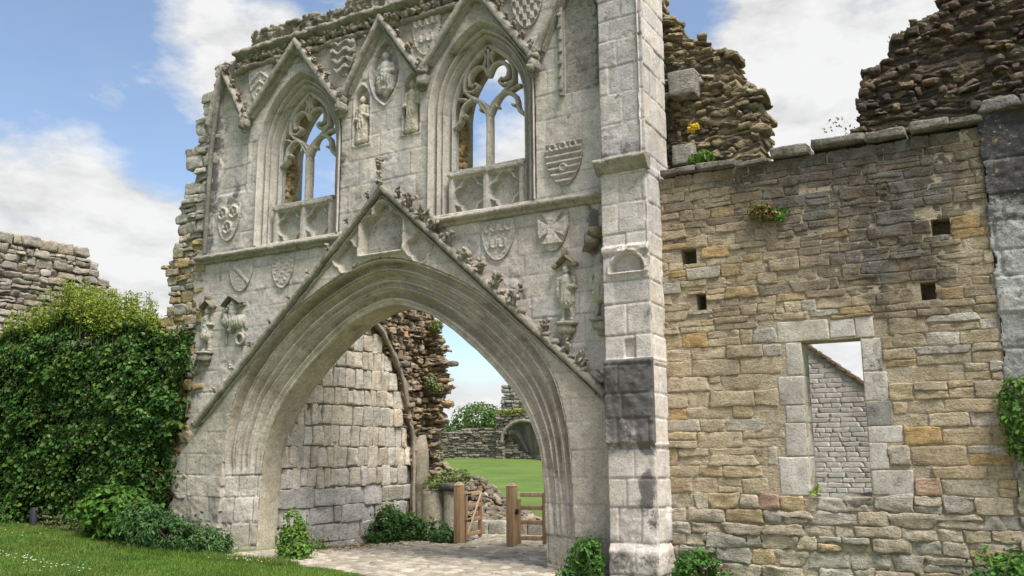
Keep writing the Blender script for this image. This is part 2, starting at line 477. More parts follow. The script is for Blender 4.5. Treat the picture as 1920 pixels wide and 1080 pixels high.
def sheet(xs, ys, dz, keep=None, noise=0, colf=None):
    X, Y = np.meshgrid(xs, ys, indexing='ij'); Z = gz(X, Y) + dz
    P = np.stack([X, Y, Z], -1)
    if noise:
        q = P.reshape(-1, 3); q[:, 2] += noise * fbm(q, 3, 3, 5); P = q.reshape(P.shape)
    mb = MB(); idx = np.arange(X.size).reshape(X.shape)
    Q = np.stack([idx[:-1, :-1], idx[1:, :-1], idx[1:, 1:], idx[:-1, 1:]], -1).reshape(-1, 4)
    if keep is not None:
        c = P.reshape(-1, 3)[Q].mean(1); Q = Q[keep(c[:, 0], c[:, 1])]
    mb.add(P.reshape(-1, 3), Q, col=(.2, .2, .2, 0) if colf is None else colf(P.reshape(-1, 3)))
    return mb

xs = np.unique(np.concatenate([np.linspace(-1500, -60, 12), np.arange(-60, -14, 2.0), np.arange(-14, 14, .25), np.arange(14, 60, 4), np.linspace(60, 1500, 12)]))
ys = np.unique(np.concatenate([np.linspace(-1500, -30, 8), np.arange(-30, -5, 2.0), np.arange(-5, 12, .25), np.arange(12, 60, 2.0), np.linspace(60, 1500, 12)]))
tag(sheet(xs, ys, 0).build('ground', M_GRASS_G), kind='structure')

def path_keep(x, y):
    wob = .12 * np.sin(x * 3.1) + .08 * np.sin(x * 7 + 1)
    front = (y < -.75) & (y > -1.02 - (x + .49) * .37 + wob * .6) & (x < 14)
    front2 = (y < -.75) & (x > 2.0)
    inner = (y >= -.75) & (y < 4.6) & (x > -2.75) & (x < 4.1)
    beyond = (y >= 4.6) & (y < 9.4) & (x > -2.3 - .05 * y) & (x < 2.6)
    return front | front2 | inner | beyond
tag(sheet(np.arange(-3, 14, .12), np.arange(-14, 9.5, .12), .006, path_keep, .006, lambda P: np.tile([.29, .25, .19, 0], (len(P), 1))).build('path', M_PATH), kind='structure')
# paving stones and cobbles pressed into the path: a surface of flat worn setts
mb = MB(); rng = np.random.default_rng(5)
px, py = rng.uniform(-2.75, 5.5, 5200), rng.uniform(-4.6, 6.0, 5200)
k = path_keep(px, py) & path_keep(px - .15, py) & path_keep(px, py + .12); px, py = px[k], py[k]
# grid relaxation: keep points not too near to each other
keep = []; cell = {}
for i in range(len(px)):
    c = (int(px[i] / .17), int(py[i] / .17))
    if c in cell: continue
    cell[c] = 1; keep.append(i)
px, py = px[keep], py[keep]
Hs = np.stack([rng.uniform(.06, .11, len(px)), rng.uniform(.05, .10, len(px)), np.full(len(px), .03)], -1)
cols = pick(rng, [(5, (.38, .335, .26)), (3, (.31, .275, .215)), (2, (.42, .365, .28)), (1, (.26, .22, .17))], len(px))
stones(mb, np.stack([px, py, gz(px, py) - .012 + rng.uniform(-.006, .008, len(px))], -1), Hs, cols, 3, p=5, amp=.008, tilt=.06)
tag(mb.build('paving', M_PATH), kind='structure')

# ------------------------------------------------------------------ gatehouse
ASH = np.array([.555, .497, .435]); WARM = np.array([.52, .445, .345]); COOL = np.array([.455, .43, .415]); OLIVE = np.array([.31, .265, .165])
gate = thing('gatehouse', 'tall pale limestone gatehouse front with wide pointed archway, traceried windows, statues and carved shields', 'gatehouse')
AT_OUT = np.array([(3.55, -.2), (3.50, .6), (3.47, 1.3), (3.43, 1.9), (3.26, 2.6), (2.98, 3.1), (2.50, 3.62), (1.78, 4.18), (.92, 4.60), (.45, 4.76), (.15, 4.815), (0, 4.825)])
AT_IN = np.array([(2.88, -.2), (2.86, .8), (2.81, 1.47), (2.70, 1.92), (2.40, 2.48), (1.95, 2.97), (1.46, 3.40), (.92, 3.78), (.45, 3.98), (.18, 4.05), (0, 4.065)])

def smooth_curve(C, n):
    """Catmull-Rom through the points, n samples"""
    C = np.vstack([2 * C[0] - C[1], C, [(-C[-2][0], C[-2][1])]])
    m = len(C) - 3; out = []
    for s in np.linspace(0, m - 1e-6, n):
        i = int(s); t = s - i; p0, p1, p2, p3 = C[i:i + 4]
        out.append(.5 * ((2 * p1) + (-p0 + p2) * t + (2 * p0 - 5 * p1 + 4 * p2 - p3) * t * t + (-p0 + 3 * p1 - 3 * p2 + p3) * t ** 3))
    out = np.array(out); out[-1, 0] = 0
    return out
NA = 400
AO, AI = smooth_curve(AT_OUT, NA), smooth_curve(AT_IN, NA)
def both(c):  # right half from the foot up, then mirrored down to the left foot
    return np.vstack([c, (c * [-1, 1])[::-1][1:]])
AOF, AIF = both(AO), both(AI)

def pointed(hw, z0, zs, za, nj=24, na=40):
    rise = za - zs; Rr = (rise ** 2 + hw ** 2) / (2 * hw); cx = hw - Rr
    a1 = math.atan2(rise, -cx)
    th = np.linspace(0, a1, na)
    arc = np.stack([cx + Rr * np.cos(th), zs + Rr * np.sin(th)], -1); arc[-1] = (0, za)
    jam = np.stack([np.full(nj, hw), np.linspace(z0, zs, nj, endpoint=False)], -1)
    return both(np.vstack([jam, arc]))
WX = (-1.95, 1.93)
W_OUT, W_IN = pointed(1.0, 5.40, 7.15, 8.58), pointed(.66, 5.40, 7.12, 8.20)
def half_w(curve, z):  # half width of a symmetric opening at height z
    n = (len(curve) + 1) // 2; c = curve[:n]
    return np.interp(z, c[:, 1], c[:, 0], left=c[0, 0], right=-1)

# left outline of the squared ashlar and of the broken core beyond it
L_ASH = np.array([(-.3, -4.85), (.6, -4.80), (1.6, -4.72), (3.0, -4.45), (3.75, -4.48), (4.7, -4.49), (5.1, -4.62), (5.5, -4.40), (7.7, -4.36), (8.5, -4.30), (9.05, -4.05), (9.4, -3.4)])
L_RAG = [(9.25, -4.17), (9.0, -4.36), (8.5, -4.48), (7.95, -4.64), (7.58, -4.72), (7.55, -4.94), (7.28, -4.92), (7.26, -4.72), (6.92, -4.74), (6.57, -4.94), (6.1, -5.05), (5.9, -5.10), (5.7, -5.27), (5.28, -5.37), (5.08, -5.42), (4.95, -5.24), (4.6, -5.26), (4.33, -5.32), (3.6, -5.34), (2.5, -5.2), (0, -5.2)]

CB = [-.3]
_r = random.Random(11)
while CB[-1] < 9.4: CB.append(CB[-1] + _r.uniform(.30, .46))
CB = np.array(CB)
def ashlar(x, z, seed, lmin=.45, lmax=.95, cb=CB):
    """course blocks: (random per block, second random, distance to the nearest joint)"""
    z = z + .012 * np.sin(x * 2.1 + seed)
    ci = np.clip(np.searchsorted(cb, z) - 1, 0, len(cb) - 2)
    r1 = np.zeros_like(x); r2 = np.zeros_like(x); d = np.minimum(z - cb[ci], cb[ci + 1] - z)
    for c in np.unique(ci):
        m = ci == c; rg = np.random.default_rng(seed * 1000 + c)
        js = -6 - rg.uniform(0, .6) + np.cumsum(rg.uniform(lmin, lmax, 40))
        k = np.searchsorted(js, x[m]); k2 = np.clip(k, 1, 39)
        dd = np.minimum(np.abs(x[m] - js[k2 - 1]), np.abs(js[k2] - x[m]))
        d[m] = np.minimum(d[m], dd)
        r1[m] = rg.uniform(0, 1, 42)[k]; r2[m] = rg.uniform(0, 1, 42)[k]
    return r1, r2, d

def ash_col(x, z, r1, r2, d, seed=0):
    P = np.stack([x, np.full_like(x, seed), z], -1)
    c = ASH[None] * (1 + (.15 * (r1 - .5)))[:, None]
    w = sst(.85, .97, r2)[:, None] * .4; c = c * (1 - w) + WARM * w
    w = sst(.30, .05, r2)[:, None] * .5; c = c * (1 - w) + COOL * w
    n = fbm(P, .9, 4, seed + 3); c = c * (1 + .16 * n)[:, None]
    w = (sst(.02, .4, fbm(P, .75, 5, seed + 29)) * .6)[:, None]; c = c * (1 - w) + np.array([.425, .405, .40]) * w
    j = sst(.016, .006, d) * (.35 + .65 * sst(-.2, .35, vnoise(P, 2.2, seed + 8)))
    c = c * (1 - .30 * j)[:, None]
    return c, P

def quatre(x, z, cx, cz, r):
    """signed depth inside a quatrefoil of lobe radius ~r*.5 (positive inside)"""
    a = [r * .52 - np.hypot(x - cx - dx * r * .48, z - cz - dz * r * .48) for dx, dz in ((1, 0), (-1, 0), (0, 1), (0, -1))]
    a.append(r * .42 - np.hypot(x - cx, z - cz))
    return np.max(a, 0)

GA, GL, GR = (.05, 6.01), (-4.16, 2.20), (4.04, 2.42)      # big gable over the arch
def in_gable(x, z, m=0.0):
    s = (GA[1] - GL[1]) / (GA[0] - GL[0]); s2 = (GA[1] - GR[1]) / (GR[0] - GA[0])
    return np.minimum(GA[1] - s * (GA[0] - x) - z, GA[1] - s2 * (x - GA[0]) - z) - m

def face_h(x, z):
    P = np.stack([x, np.zeros_like(x), z], -1)
    r1, r2, d = ashlar(x, z, 21)
    h = .010 * (r1 - .5) - .009 * sst(.022, .004, d) * (.45 + .55 * sst(-.3, .3, vnoise(P, 2.2, 8)))
    h = h + .014 * fbm(P, 2.2, 4, 31) + .007 * fbm(P, 12, 2, 4)
    # weathered, rounded lower courses
    low = sst(1.6, .3, z); h = h + low * .045 * fbm(P, 3.2, 4, 61)
    # eroded hollows
    h = h - .02 * sst(.42, .66, fbm(P, 2.3, 5, 77))
    # gable field over the arch, sunk panels in it
    g = in_gable(x, z, .13); h = h + .05 * sst(-.01, .03, g)
    nx = x - .04
    niche = np.minimum(.42 - np.abs(nx), z - 4.93); niche = np.where(z < 5.40, niche, np.maximum(.42 - np.hypot(nx, (z - 5.40) * 2.3), .15 - np.hypot(nx, z - 5.60)))
    h = h - .20 * sst(-.004, .014, niche)
    h = h + .07 * np.exp(-(niche + .04) ** 2 / .0008)
    for cx in (-.72, .82):
        q = quatre(x, z, cx, 4.93, .27); h = h - .09 * sst(-.004, .014, q) + .03 * np.exp(-(q + .03) ** 2 / .0004)
    # niches for the two small figures and the pointed oval between them
    for cx in (-.50, .57):
        q = np.minimum(.165 - np.abs(x - cx), z - 6.90); q = np.minimum(q, np.maximum(7.68 - z, .30 - np.hypot((np.abs(x - cx) + .135), (z - 7.68) * .93)))
        h = h - .12 * sst(-.004, .014, q) + .025 * np.exp(-(q + .02) ** 2 / .0003)
    q = .66 - np.hypot(np.abs(x) + .36, (z - 8.10) * .98); h = h - .10 * sst(-.004, .014, q) + .035 * np.exp(-(q + .03) ** 2 / .0005)
    # tall blind panel by the buttress
    q = np.minimum(.28 - np.abs(x - 3.70), np.minimum(z - 6.98, 8.9 - z)); h = h - .13 * sst(-.004, .014, q)
    # blind bay on the left and its worn shaft bed
    q = np.minimum(.36 - np.abs(x + 3.62), np.minimum(z - 6.5, np.minimum(8.25 - z, .5 - np.hypot(x + 3.62, np.maximum(z - 7.8, 0))))); h = h - .05 * sst(-.03, .05, q)
    return h

def face_col(x, z):
    r1, r2, d = ashlar(x, z, 21)
    c, P = ash_col(x, z, r1, r2, d, 2)
    n = fbm(P, 1.4, 4, 91)
    # browner, dirtier stone towards the exposed top and on the lowest courses
    t = sst(8.3, 9.1, z + .5 * n)[:, None]; c = c * (1 - t) + np.array([.27, .24, .175]) * t
    t = (sst(1.0, .0, z + .5 * n) * .55)[:, None]; c = c * (1 - t) + np.array([.31, .27, .19]) * t
    t = (sst(1.2, 2.2, z) * sst(5.0, 3.0, z) * sst(-2.8, -4.6, x + .5 * n) * .3)[:, None]; c = c * (1 - t) + WARM * t
    g = sst(-.01, .05, in_gable(x, z, .1))[:, None] * .5; c = c * (1 - g) + np.array([.36, .32, .23]) * g
    a = .12 + .5 * sst(-3.75, -4.15, x) * sst(5.2, 5.7, z) + .35 * sst(8.4, 9.2, z) + .3 * sst(.9, .1, z)
    # soot streaks washed down from the string course ends
    for cx, w, zt, zb in ((-4.15, .10, 7.6, 5.4), (-3.62, .14, 6.9, 6.2), (1.1, .2, 5.4, 5.1), (2.62, .08, 6.0, 5.5), (3.9, .12, 5.2, 4.4), (-1.0, .12, 6.9, 6.3), (.75, .10, 6.4, 5.6)):
        a = a + .8 * np.exp(-((x - cx - .05 * np.sin(z * 5)) / w) ** 2) * sst(zb - .3, zb + .1, z) * sst(zt + .1, zt - .2, z) * sst(-.5, .3, n)
    rn = fbm(np.stack([x * 2.6, 0 * x, z * .28], -1), 1.0, 4, 303); t = (sst(.12, .5, rn) * sst(4.3, 5.6, z) * .38)[:, None]; c = c * (1 - t) + np.array([.27, .25, .225]) * t; a = a + .22 * sst(.15, .5, rn) * sst(4.6, 6, z)
    return np.hstack([c, a[:, None]])

def face_mask(x, z):
    nz = .03 * np.sin(z * 23) + .04 * np.sin(z * 9.1)
    m = (x > np.interp(z, L_ASH[:, 0], L_ASH[:, 1]) + nz) & (x < 4.24)
    m &= ~((np.abs(x) < half_w(AOF, z) - .02) & (z < 4.83))
    for cx in WX: m &= ~((np.abs(x - cx) < half_w(W_OUT, z) - .015) & (z > 5.41) & (z < 8.57))
    return m
mb = MB(); relief(mb, -5.0, 4.26, -.3, 9.32, .0175, face_mask, face_h, face_col, depth=.07)
mb.build('wall', M_ASH, gate)

# thickness of the wall behind the dressed face
left = [(x + .1, z) for z, x in L_RAG[::-1]]
outer = left + [(4.2, 9.25), (4.2, -.3)] + [(p[0], p[1]) for p in AOF]
outer = [(-5.1, -.3)] + left[1:] + [(4.2, 9.25), (4.2, -.3)] + [(float(p[0]), float(p[1])) for p in AOF]
holes = [[(float(p[0] + cx), float(p[1] + .005)) for p in W_OUT] for cx in WX]
mb = MB(); extrude_poly(mb, outer, holes, .075, .79, (*(ASH * .85), .3))
mb.build('wall_core', M_RUB, gate, smooth=False)

# --- moulded orders of the archway, one continuous sweep with soffit and back
prof = []
for i in range(64):
    s = i / 63.0
    prof.append((s, .04 + .25 * s))
prof = np.array(prof); s = prof[:, 0]
def rolls(s):
    """alternating thin rolls, fillets and broad hollows; negative = towards the viewer"""
    y = np.zeros_like(s)
    for c, w, a in ((.03, .028, -.085), (.235, .022, -.055), (.29, .013, -.05), (.47, .022, -.05), (.62, .018, -.052), (.665, .011, -.045), (.86, .028, -.05), (.965, .02, -.03)):
        y += a * np.exp(-((s - c) / w) ** 2)
    for c, w, a in ((.135, .06, .06), (.385, .055, .05), (.545, .04, .035), (.76, .06, .055)):
        y += 1.7 * a * np.exp(-((s - c) / w) ** 2)
    return y * 1.15
zz = (AOF[:, 1] + AIF[:, 1]) / 2; xx = AOF[:, 0]
n = len(AOF)
amp = np.where(xx < 0, sst(1.25, 1.75, zz), .35 * sst(.35, .8, zz) + .65 * sst(1.1, 1.7, zz))
P = np.zeros((len(s), n, 3))
for i in range(len(s)):
    q = AOF * (1 - s[i]) + AIF * s[i]
    P[i, :, 0] = q[:, 0]; P[i, :, 2] = q[:, 1]
    P[i, :, 1] = prof[i, 1] + amp * rolls(np.array([s[i]]))[0] * sst(0, .02, np.array([1 - s[i]]))[0] - .01
q = P.reshape(-1, 3)
arclen = np.concatenate([[0], np.cumsum(np.hypot(*np.diff(AOF, axis=0).T))])
vous = np.tile(arclen, len(s)); ss = np.repeat(s, n)
bid = np.floor(vous / .42 + .35 * np.floor(ss * 3)); fr = (vous / .42 + .35 * np.floor(ss * 3)) - bid
jd = np.minimum(fr, 1 - fr) * .42
br = _h(bid.astype(np.int64), np.floor(ss * 3).astype(np.int64), np.zeros(len(bid), np.int64), 5)
lowf = 1 - np.tile(amp, len(s))
j1, j2, jd2 = ashlar(np.where(q[:, 0] > 0, 1, -1) * 3 + ss * .92 + .3, q[:, 2], 33, .30, .62)
br = np.where(lowf > .5, j1, br); jd = np.where(lowf > .5, jd2, jd)
q[:, 1] += .010 * vnoise(q, 5, 2) + .004 * vnoise(q, 30, 3) + lowf * (.03 * fbm(q, 3, 3, 8) + .03 * (br - .5)) + .016 * sst(.018, .0, jd) * (.3 + lowf)
q[:, 0] += lowf * .02 * fbm(q, 3, 3, 18) * sst(.1, .3, ss)
c = (np.array([.56, .495, .405])[None] * (1 + .2 * (br - .5))[:, None])
ol = np.clip(sst(-.1, .5, fbm(np.stack([ss * 11, vous * .5, 0 * ss], -1), 1, 4, 44)) * .75 + .25 * sst(0, .5, fbm(q, 2.2, 4, 45)), 0, 1)[:, None] * .75 * (1 - lowf)[:, None]
c = c * (1 - ol) + OLIVE * ol
c = c * (1 - lowf[:, None]) + (ASH * .93)[None] * (1 + .25 * (br - .5))[:, None] * lowf[:, None]
dirt = (sst(.9, .1, q[:, 2]) * .45)[:, None]; c = c * (1 - dirt) + np.array([.30, .26, .17]) * dirt
c *= (1 - .34 * sst(.016, .005, jd) * (.4 + .6 * lowf))[:, None]
mb = MB(); mb.surf(P, np.hstack([c, np.full((len(c), 1), .12)]))
# soffit and back ring
NS = 10
P2 = np.zeros((NS + 2, n, 3)); ys2 = np.linspace(.285, .80, NS)
for i in range(NS): P2[i, :, 0] = AIF[:, 0]; P2[i, :, 2] = AIF[:, 1]; P2[i, :, 1] = ys2[i]
P2[NS] = P2[NS - 1]; P2[NS, :, 0] = AOF[:, 0] * 1.02; P2[NS, :, 2] = AOF[:, 1] * 1.01
P2[NS + 1] = P2[NS]; P2[NS + 1, :, 1] = .76
q = P2.reshape(-1, 3); q += .008 * np.stack([vnoise(q, 6, 70), 0 * q[:, 0], vnoise(q, 6, 71)], -1)
c2 = np.tile(np.array([.47, .415, .31]), (len(q), 1)) * (1 + .15 * fbm(q, 1.5, 3, 7))[:, None]
mb.surf(P2, np.hstack([c2, np.full((len(c2), 1), .2)]))
mb.build('arch', M_ARCH, gate)

# --- gable over the arch: raking hood mould, crockets, finial
def crocket(px, pz, size, seed, parent, y=-.14, col=((.34, .30, .235), (.28, .24, .19), (.42, .375, .295)), name='crocket'):
    """curled, weathered leaf knob"""
    rg = np.random.default_rng(seed); mbc = MB(); k = 9; a = rg.uniform(.5, 1.1)
    tip = np.array([px + .45 * size * math.cos(a), y - .02, pz + .55 * size * math.sin(a)])
    cc = pick(rg, [(1, c, .4) for c in col], 1)[0]
    tube(mbc, [(px - .35 * size, y + .10, pz - .45 * size), (px, y + .02, pz - .1 * size), tuple(tip), tuple(tip + [-.35 * size, -.02, .22 * size])], [size * .30, size * .26, size * .22, size * .10], 7, cc, rough=size * .12, seed=seed)
    off = rg.normal(0, .26, (k, 3)) * size; off[:, 1] *= .5
    hs = size * np.stack([rg.uniform(.2, .42, k), rg.uniform(.14, .26, k), rg.uniform(.09, .18, k)], -1)
    stones(mbc, tip[None] * .55 + np.array([px, y, pz])[None] * .45 + off, hs, pick(rg, [(1, c, .4) for c in col], k), seed, p=2.8, amp=size * .12, freq=16, tilt=.75)
    return mbc.build(name, M_CARVE, parent)
gab = bpy.data.objects.new('gable', None); COL.objects.link(gab); gab.parent = gate
tag(gab, 'steep gable hood over the archway with a sunk trefoiled niche')
hc = (.34, .305, .235, .5); hc2 = (.43, .395, .325, .15)
mb = MB()
bar(mb, GL, (GA[0] + .03, GA[1] + .03), .105, -.16, .05, hc); bar(mb, (GA[0] - .03, GA[1] + .03), GR, .105, -.165, .05, hc)
s1 = np.array([.10, -.16]); s2 = np.array([-.10, -.16])
bar(mb, np.array(GL) + [.17, .03], np.array(GA) + [0, -.13], .05, -.10, .05, hc2); bar(mb, np.array(GA) + [0, -.13], np.array(GR) + [-.17, .03], .05, -.102, .05, hc2)
mb.build('hood_mould', M_CARVE, gab)
rg = np.random.default_rng(3)
for i in range(14):
    t = .05 + .91 * i / 13 + rg.normal(0, .008); a = np.array(GA) * (1 - t) + np.array(GR) * t
    if i in (9,): continue
    crocket(a[0] + .09, a[1] + .10, (.175 if .12 < t < .8 else .12) * rg.uniform(.8, 1.15), 100 + i, gab)
# worn stubs of broken leaves left between them
for k in range(26):
    t = rg.uniform(.03, .97); a = np.array(GA) * (1 - t) + np.array(GR) * t; mb = MB()
    stones(mb, [[a[0] + .05, -.11, a[1] + .045]], [rg.uniform(.035, .065, 3) * [1.4, 1, .7]], pick(rg, [(1, (.34, .30, .235), .4), (1, (.29, .25, .2), .5)], 1), 700 + k, p=3, amp=.02, tilt=.6, tpl=T6)
    mb.build('broken_crocket', M_CARVE, gab)
for i in range(9):
    t = .05 + .82 * i / 8; a = np.array(GA) * (1 - t) + np.array(GL) * t
    crocket(a[0] - .08, a[1] + .09, .075 * rg.uniform(.7, 1.3), 140 + i, gab)
for k, (fx, fz, fs) in enumerate(((-.02, 6.44, .14), (.0, 6.24, .09), (.02, 6.08, .13))): crocket(fx, fz, fs, 160 + k, gab, -.15, name='finial')

# --- string course, cornice, parapet
def course_band(mb, x0, x1, prof, col, seed, er=.02, nx=None, a=.3):
    nx = nx or int((x1 - x0) / .02); X = np.linspace(x0, x1, nx)
    P = np.zeros((len(prof), nx, 3))
    for i, (y, z) in enumerate(prof): P[i, :, 0] = X; P[i, :, 1] = y; P[i, :, 2] = z
    q = P.reshape(-1, 3); m = fbm(q, 3.5, 4, seed); w = sst(.06, -.02, q[:, 1])
    m2 = fbm(q, 13, 3, seed + 2); q[:, 1] += w * (er * m + er * 1.3 * sst(.2, .5, m) + er * .7 * m2); q[:, 2] += w * er * .6 * vnoise(q, 5, seed + 4) + w * er * .4 * vnoise(q, 17, seed + 6)
    C = np.tile(np.append(np.array(col), a), (len(q), 1)); C[:, :3] *= (1 + .3 * fbm(q, 2, 3, seed + 9))[:, None]
    mb.surf(q.reshape(P.shape), C)
    for e in (0, -1): mb.add(P[:, e], T=[(0, i, i + 1) for i in range(1, len(prof) - 1)], col=C[0])
mb = MB(); sp = [(.06, 5.37), (-.05, 5.36), (-.13, 5.33), (-.15, 5.30), (-.13, 5.26), (-.07, 5.25), (-.075, 5.22), (-.04, 5.19), (.06, 5.18)]
course_band(mb, -4.42, -.86, sp, (.37, .335, .27), 11, .02); mb.build('string_course', M_CARVE, gate)
mb = MB(); course_band(mb, 1.02, 4.21, sp, (.37, .335, .27), 12, .016); mb.build('string_course', M_CARVE, gate)
mb = MB(); cp = [(.06, 9.32), (-.13, 9.31), (-.17, 9.27), (-.16, 9.22), (-.08, 9.20), (-.07, 9.16), (-.02, 9.15), (-.02, 9.0), (-.07, 8.98), (-.10, 8.93), (-.06, 8.88), (.06, 8.87)]
course_band(mb, -3.62, 4.2, cp, (.29, .255, .20), 13, .05, a=.4)
mb.build('cornice', M_CARVE, gate)
rg = np.random.default_rng(8); mb = MB(); k = 190      # carved foliage of the frieze, worn to lumps
fx = np.linspace(-3.5, 4.1, k); Cn = np.stack([fx, np.full(k, -.06), 9.07 + rg.normal(0, .035, k)], -1)
stones(mb, Cn, rg.uniform(.035, .07, (k, 3)), pick(rg, [(2, (.24, .20, .15), .5), (1, (.33, .29, .22), .3), (1, (.28, .21, .14), .4)], k), 8, p=2.5, amp=.03, freq=14, tilt=.6)
mb.build('frieze', M_CARVE, gate)
PT = np.array([(-3.42, 9.3), (-3.36, 9.52), (-3.3, 9.68), (-2.9, 9.70), (-2.3, 9.68), (-1.75, 9.72), (-1.70, 9.60), (-1.3, 9.62), (-.95, 9.58), (-.85, 9.82), (-.3, 9.86), (.02, 9.84), (.06, 9.3)])
def par_mask(x, z):
    return (z < np.interp(x, PT[:, 0], PT[:, 1]) + .02 * np.sin(x * 31) + .015 * np.sin(x * 13)) & (x > -3.40 + .03 * np.sin(z * 19)) & (x < .06)
def par_h(x, z):
    P = np.stack([x, np.zeros_like(x), z], -1)
    u = (x * 3.2) % 1 - .5
    ar = sst(.0, .12, .36 - np.hypot(u * 1.0, np.maximum(z - 9.45, 0) * 3.2)) * sst(9.32, 9.36, z)
    r1, r2, d = ashlar(x, z, 91, .16, .34, np.array([9.2, 9.31, 9.44, 9.58, 9.72, 9.9, 10.1])); return -.02 - .05 * ar + .05 * (r1 - .5) - .03 * sst(.02, .0, d) + .035 * fbm(P, 9, 4, 9) + .03 * vnoise(P, 19, 3)
def par_col(x, z):
    P = np.stack([x, np.zeros_like(x), z], -1); n = fbm(P, 3, 4, 19)
    c = np.array([.29, .26, .20])[None] * (1 + .35 * n)[:, None]
    return np.hstack([c, (.35 + .25 * n)[:, None]])
mb = MB(); relief(mb, -3.46, .1, 9.28, 9.95, .0175, par_mask, par_h, par_col, depth=.4)
# ragged top courses and the broken stub further along
rx = rg.uniform(-3.3, .0, 60); stones(mb, np.stack([rx, rg.uniform(.05, .4, 60), np.interp(rx, PT[:, 0], PT[:, 1]) - .05], -1), rg.uniform(.05, .11, (60, 3)) * [1.4, 1.2, .5], pick(rg, [(1, (.27, .24, .19), .5), (1, (.33, .30, .24), .3)], 60), 5, p=12, amp=.016, tilt=.06)
mb.build('parapet', M_CARVE, gate)
mb = MB(); tube(mb, [(-.02, .1, 9.3), (-.02, .1, 10.2)], .09, 8, (.33, .31, .25, .2), rough=.02)
rr = courses(.42, 4.1, 9.32, 9.9, (.15, .22), (.2, .45), 4); wall_stones(mb, rr, -.02, .5, pick(rg, [(1, (.27, .24, .18), .4), (1, (.33, .30, .24), .3)], len(rr)), 6)
mb.build('parapet_stub', M_CARVE, gate)

# --- broken masonry left of the squared face
poly = [(x, z) for z, x in L_RAG] + [(-4.25, 0), (-4.2, 3), (-4.3, 5.4), (-4.15, 8.6), (-4.0, 9.25)]
ip = in_poly(poly)
rr = courses(-5.5, -3.9, 0, 9.25, (.12, .27), (.22, .46), 31, inside=lambda x, z: ip(x, z))
rg = np.random.default_rng(12); R = np.array(rr); mb = MB()
cl = pick(rg, [(3, (.47, .43, .36), .25), (2, (.40, .365, .30), .45)], len(R))
lo = (R[:, 2] < 5.85); cl2 = pick(rg, [(3, (.44, .33, .17), .1), (3, (.42, .36, .24), .15), (2, (.40, .385, .33), .25), (1, (.42, .27, .11), .0), (1, (.33, .30, .24), .4)], len(R)); cl[lo] = cl2[lo]
wall_stones(mb, rr, .0, .42, cl, 14, jit=.03, amp=.022, p=12, tpl=T8, freq=8, detail=.8)
rr2 = [(a + .12, b + .06, c, d) for a, b, c, d in rr]; cl = cl[rg.permutation(len(cl))]
wall_stones(mb, rr2, .40, .5, cl, 15, jit=.05, amp=.02, p=10)
mb.build('broken_quoins', M_RUB, gate)

# --- shafts and raking hoods of the upper storey
mb = MB(); tube(mb, [(-4.22, -.05, 5.40), (-4.17, -.06, 7.4), (-4.05, -.06, 8.4), (-3.96, -.06, 9.0)], .045, 8, (.33, .31, .26, .75), rough=.015)
mb.build('shaft', M_CARVE, gate)
for xs_, z0_, z1_ in ((3.40, 6.95, 8.9), (3.99, 7.0, 8.9)):
    mb = MB(); tube(mb, [(xs_, -.03, z0_), (xs_, -.03, z1_)], .045, 8, (.37, .35, .30, .3), rough=.01)
    for k in range(9): stones(mb, [[xs_, -.07, z0_ + .1 + k * .2]], [[.035, .03, .035]], [(.33, .30, .25, .4)], k, p=3)
    mb.build('shaft', M_CARVE, gate)
UP = [((-4.26, 7.95), (-3.94, 9.05), (-3.24, 7.85), .09), ((-3.22, 7.88), (-2.02, 9.14), (-.90, 7.66), .12), ((-.86, 7.85), (-.06, 9.10), (.82, 7.88), .10), ((.88, 7.98), (1.86, 9.16), (2.95, 7.66), .12), ((3.0, 7.72), (3.62, 9.0), (4.15, 8.2), .10)]
UPL = ['broken half gable at the left end of the upper storey', 'crocketed gable over the left traceried window', 'gable over the carved pointed oval', 'crocketed gable over the right traceried window', 'gable hood over the tall blind panel beside the buttress']
rg = np.random.default_rng(17)
for k, (a, b, c, w) in enumerate(UP):
    g = bpy.data.objects.new('window_gable', None); COL.objects.link(g); g.parent = gate; tag(g, UPL[k])
    mb = MB(); bar(mb, a, (b[0] + .02, b[1] + .02), w, -.17, .05, (.37, .335, .275, .3)); bar(mb, (b[0] - .02, b[1] + .02), c, w, -.172, .05, (.36, .325, .265, .4))
    bar(mb, (a[0] + .11, a[1] + .0), (b[0], b[1] - .14), .05, -.10, .05, (.36, .34, .28, .15)); bar(mb, (b[0], b[1] - .14), (c[0] - .11, c[1] + .0), .05, -.102, .05, (.36, .34, .28, .15))
    mb.build('hood_mould', M_CARVE, g)
    nr = 7 if k in (1, 3) else 4
    for i in range(nr):
        t = .12 + .8 * i / (nr - 1); q = np.array(b) * (1 - t) + np.array(c) * t
        crocket(q[0] + .07, q[1] + .06, .10 * rg.uniform(.8, 1.3), 200 + k * 20 + i, g, -.15, ((.27, .23, .17), (.26, .18, .12), (.34, .31, .25)))
    if k in (1, 2, 3):
        for i in range(3):
            t = .3 + .5 * i / 2; q = np.array(b) * (1 - t) + np.array(a) * t
            crocket(q[0] - .06, q[1] + .05, .055, 230 + k * 20 + i, g, -.14)
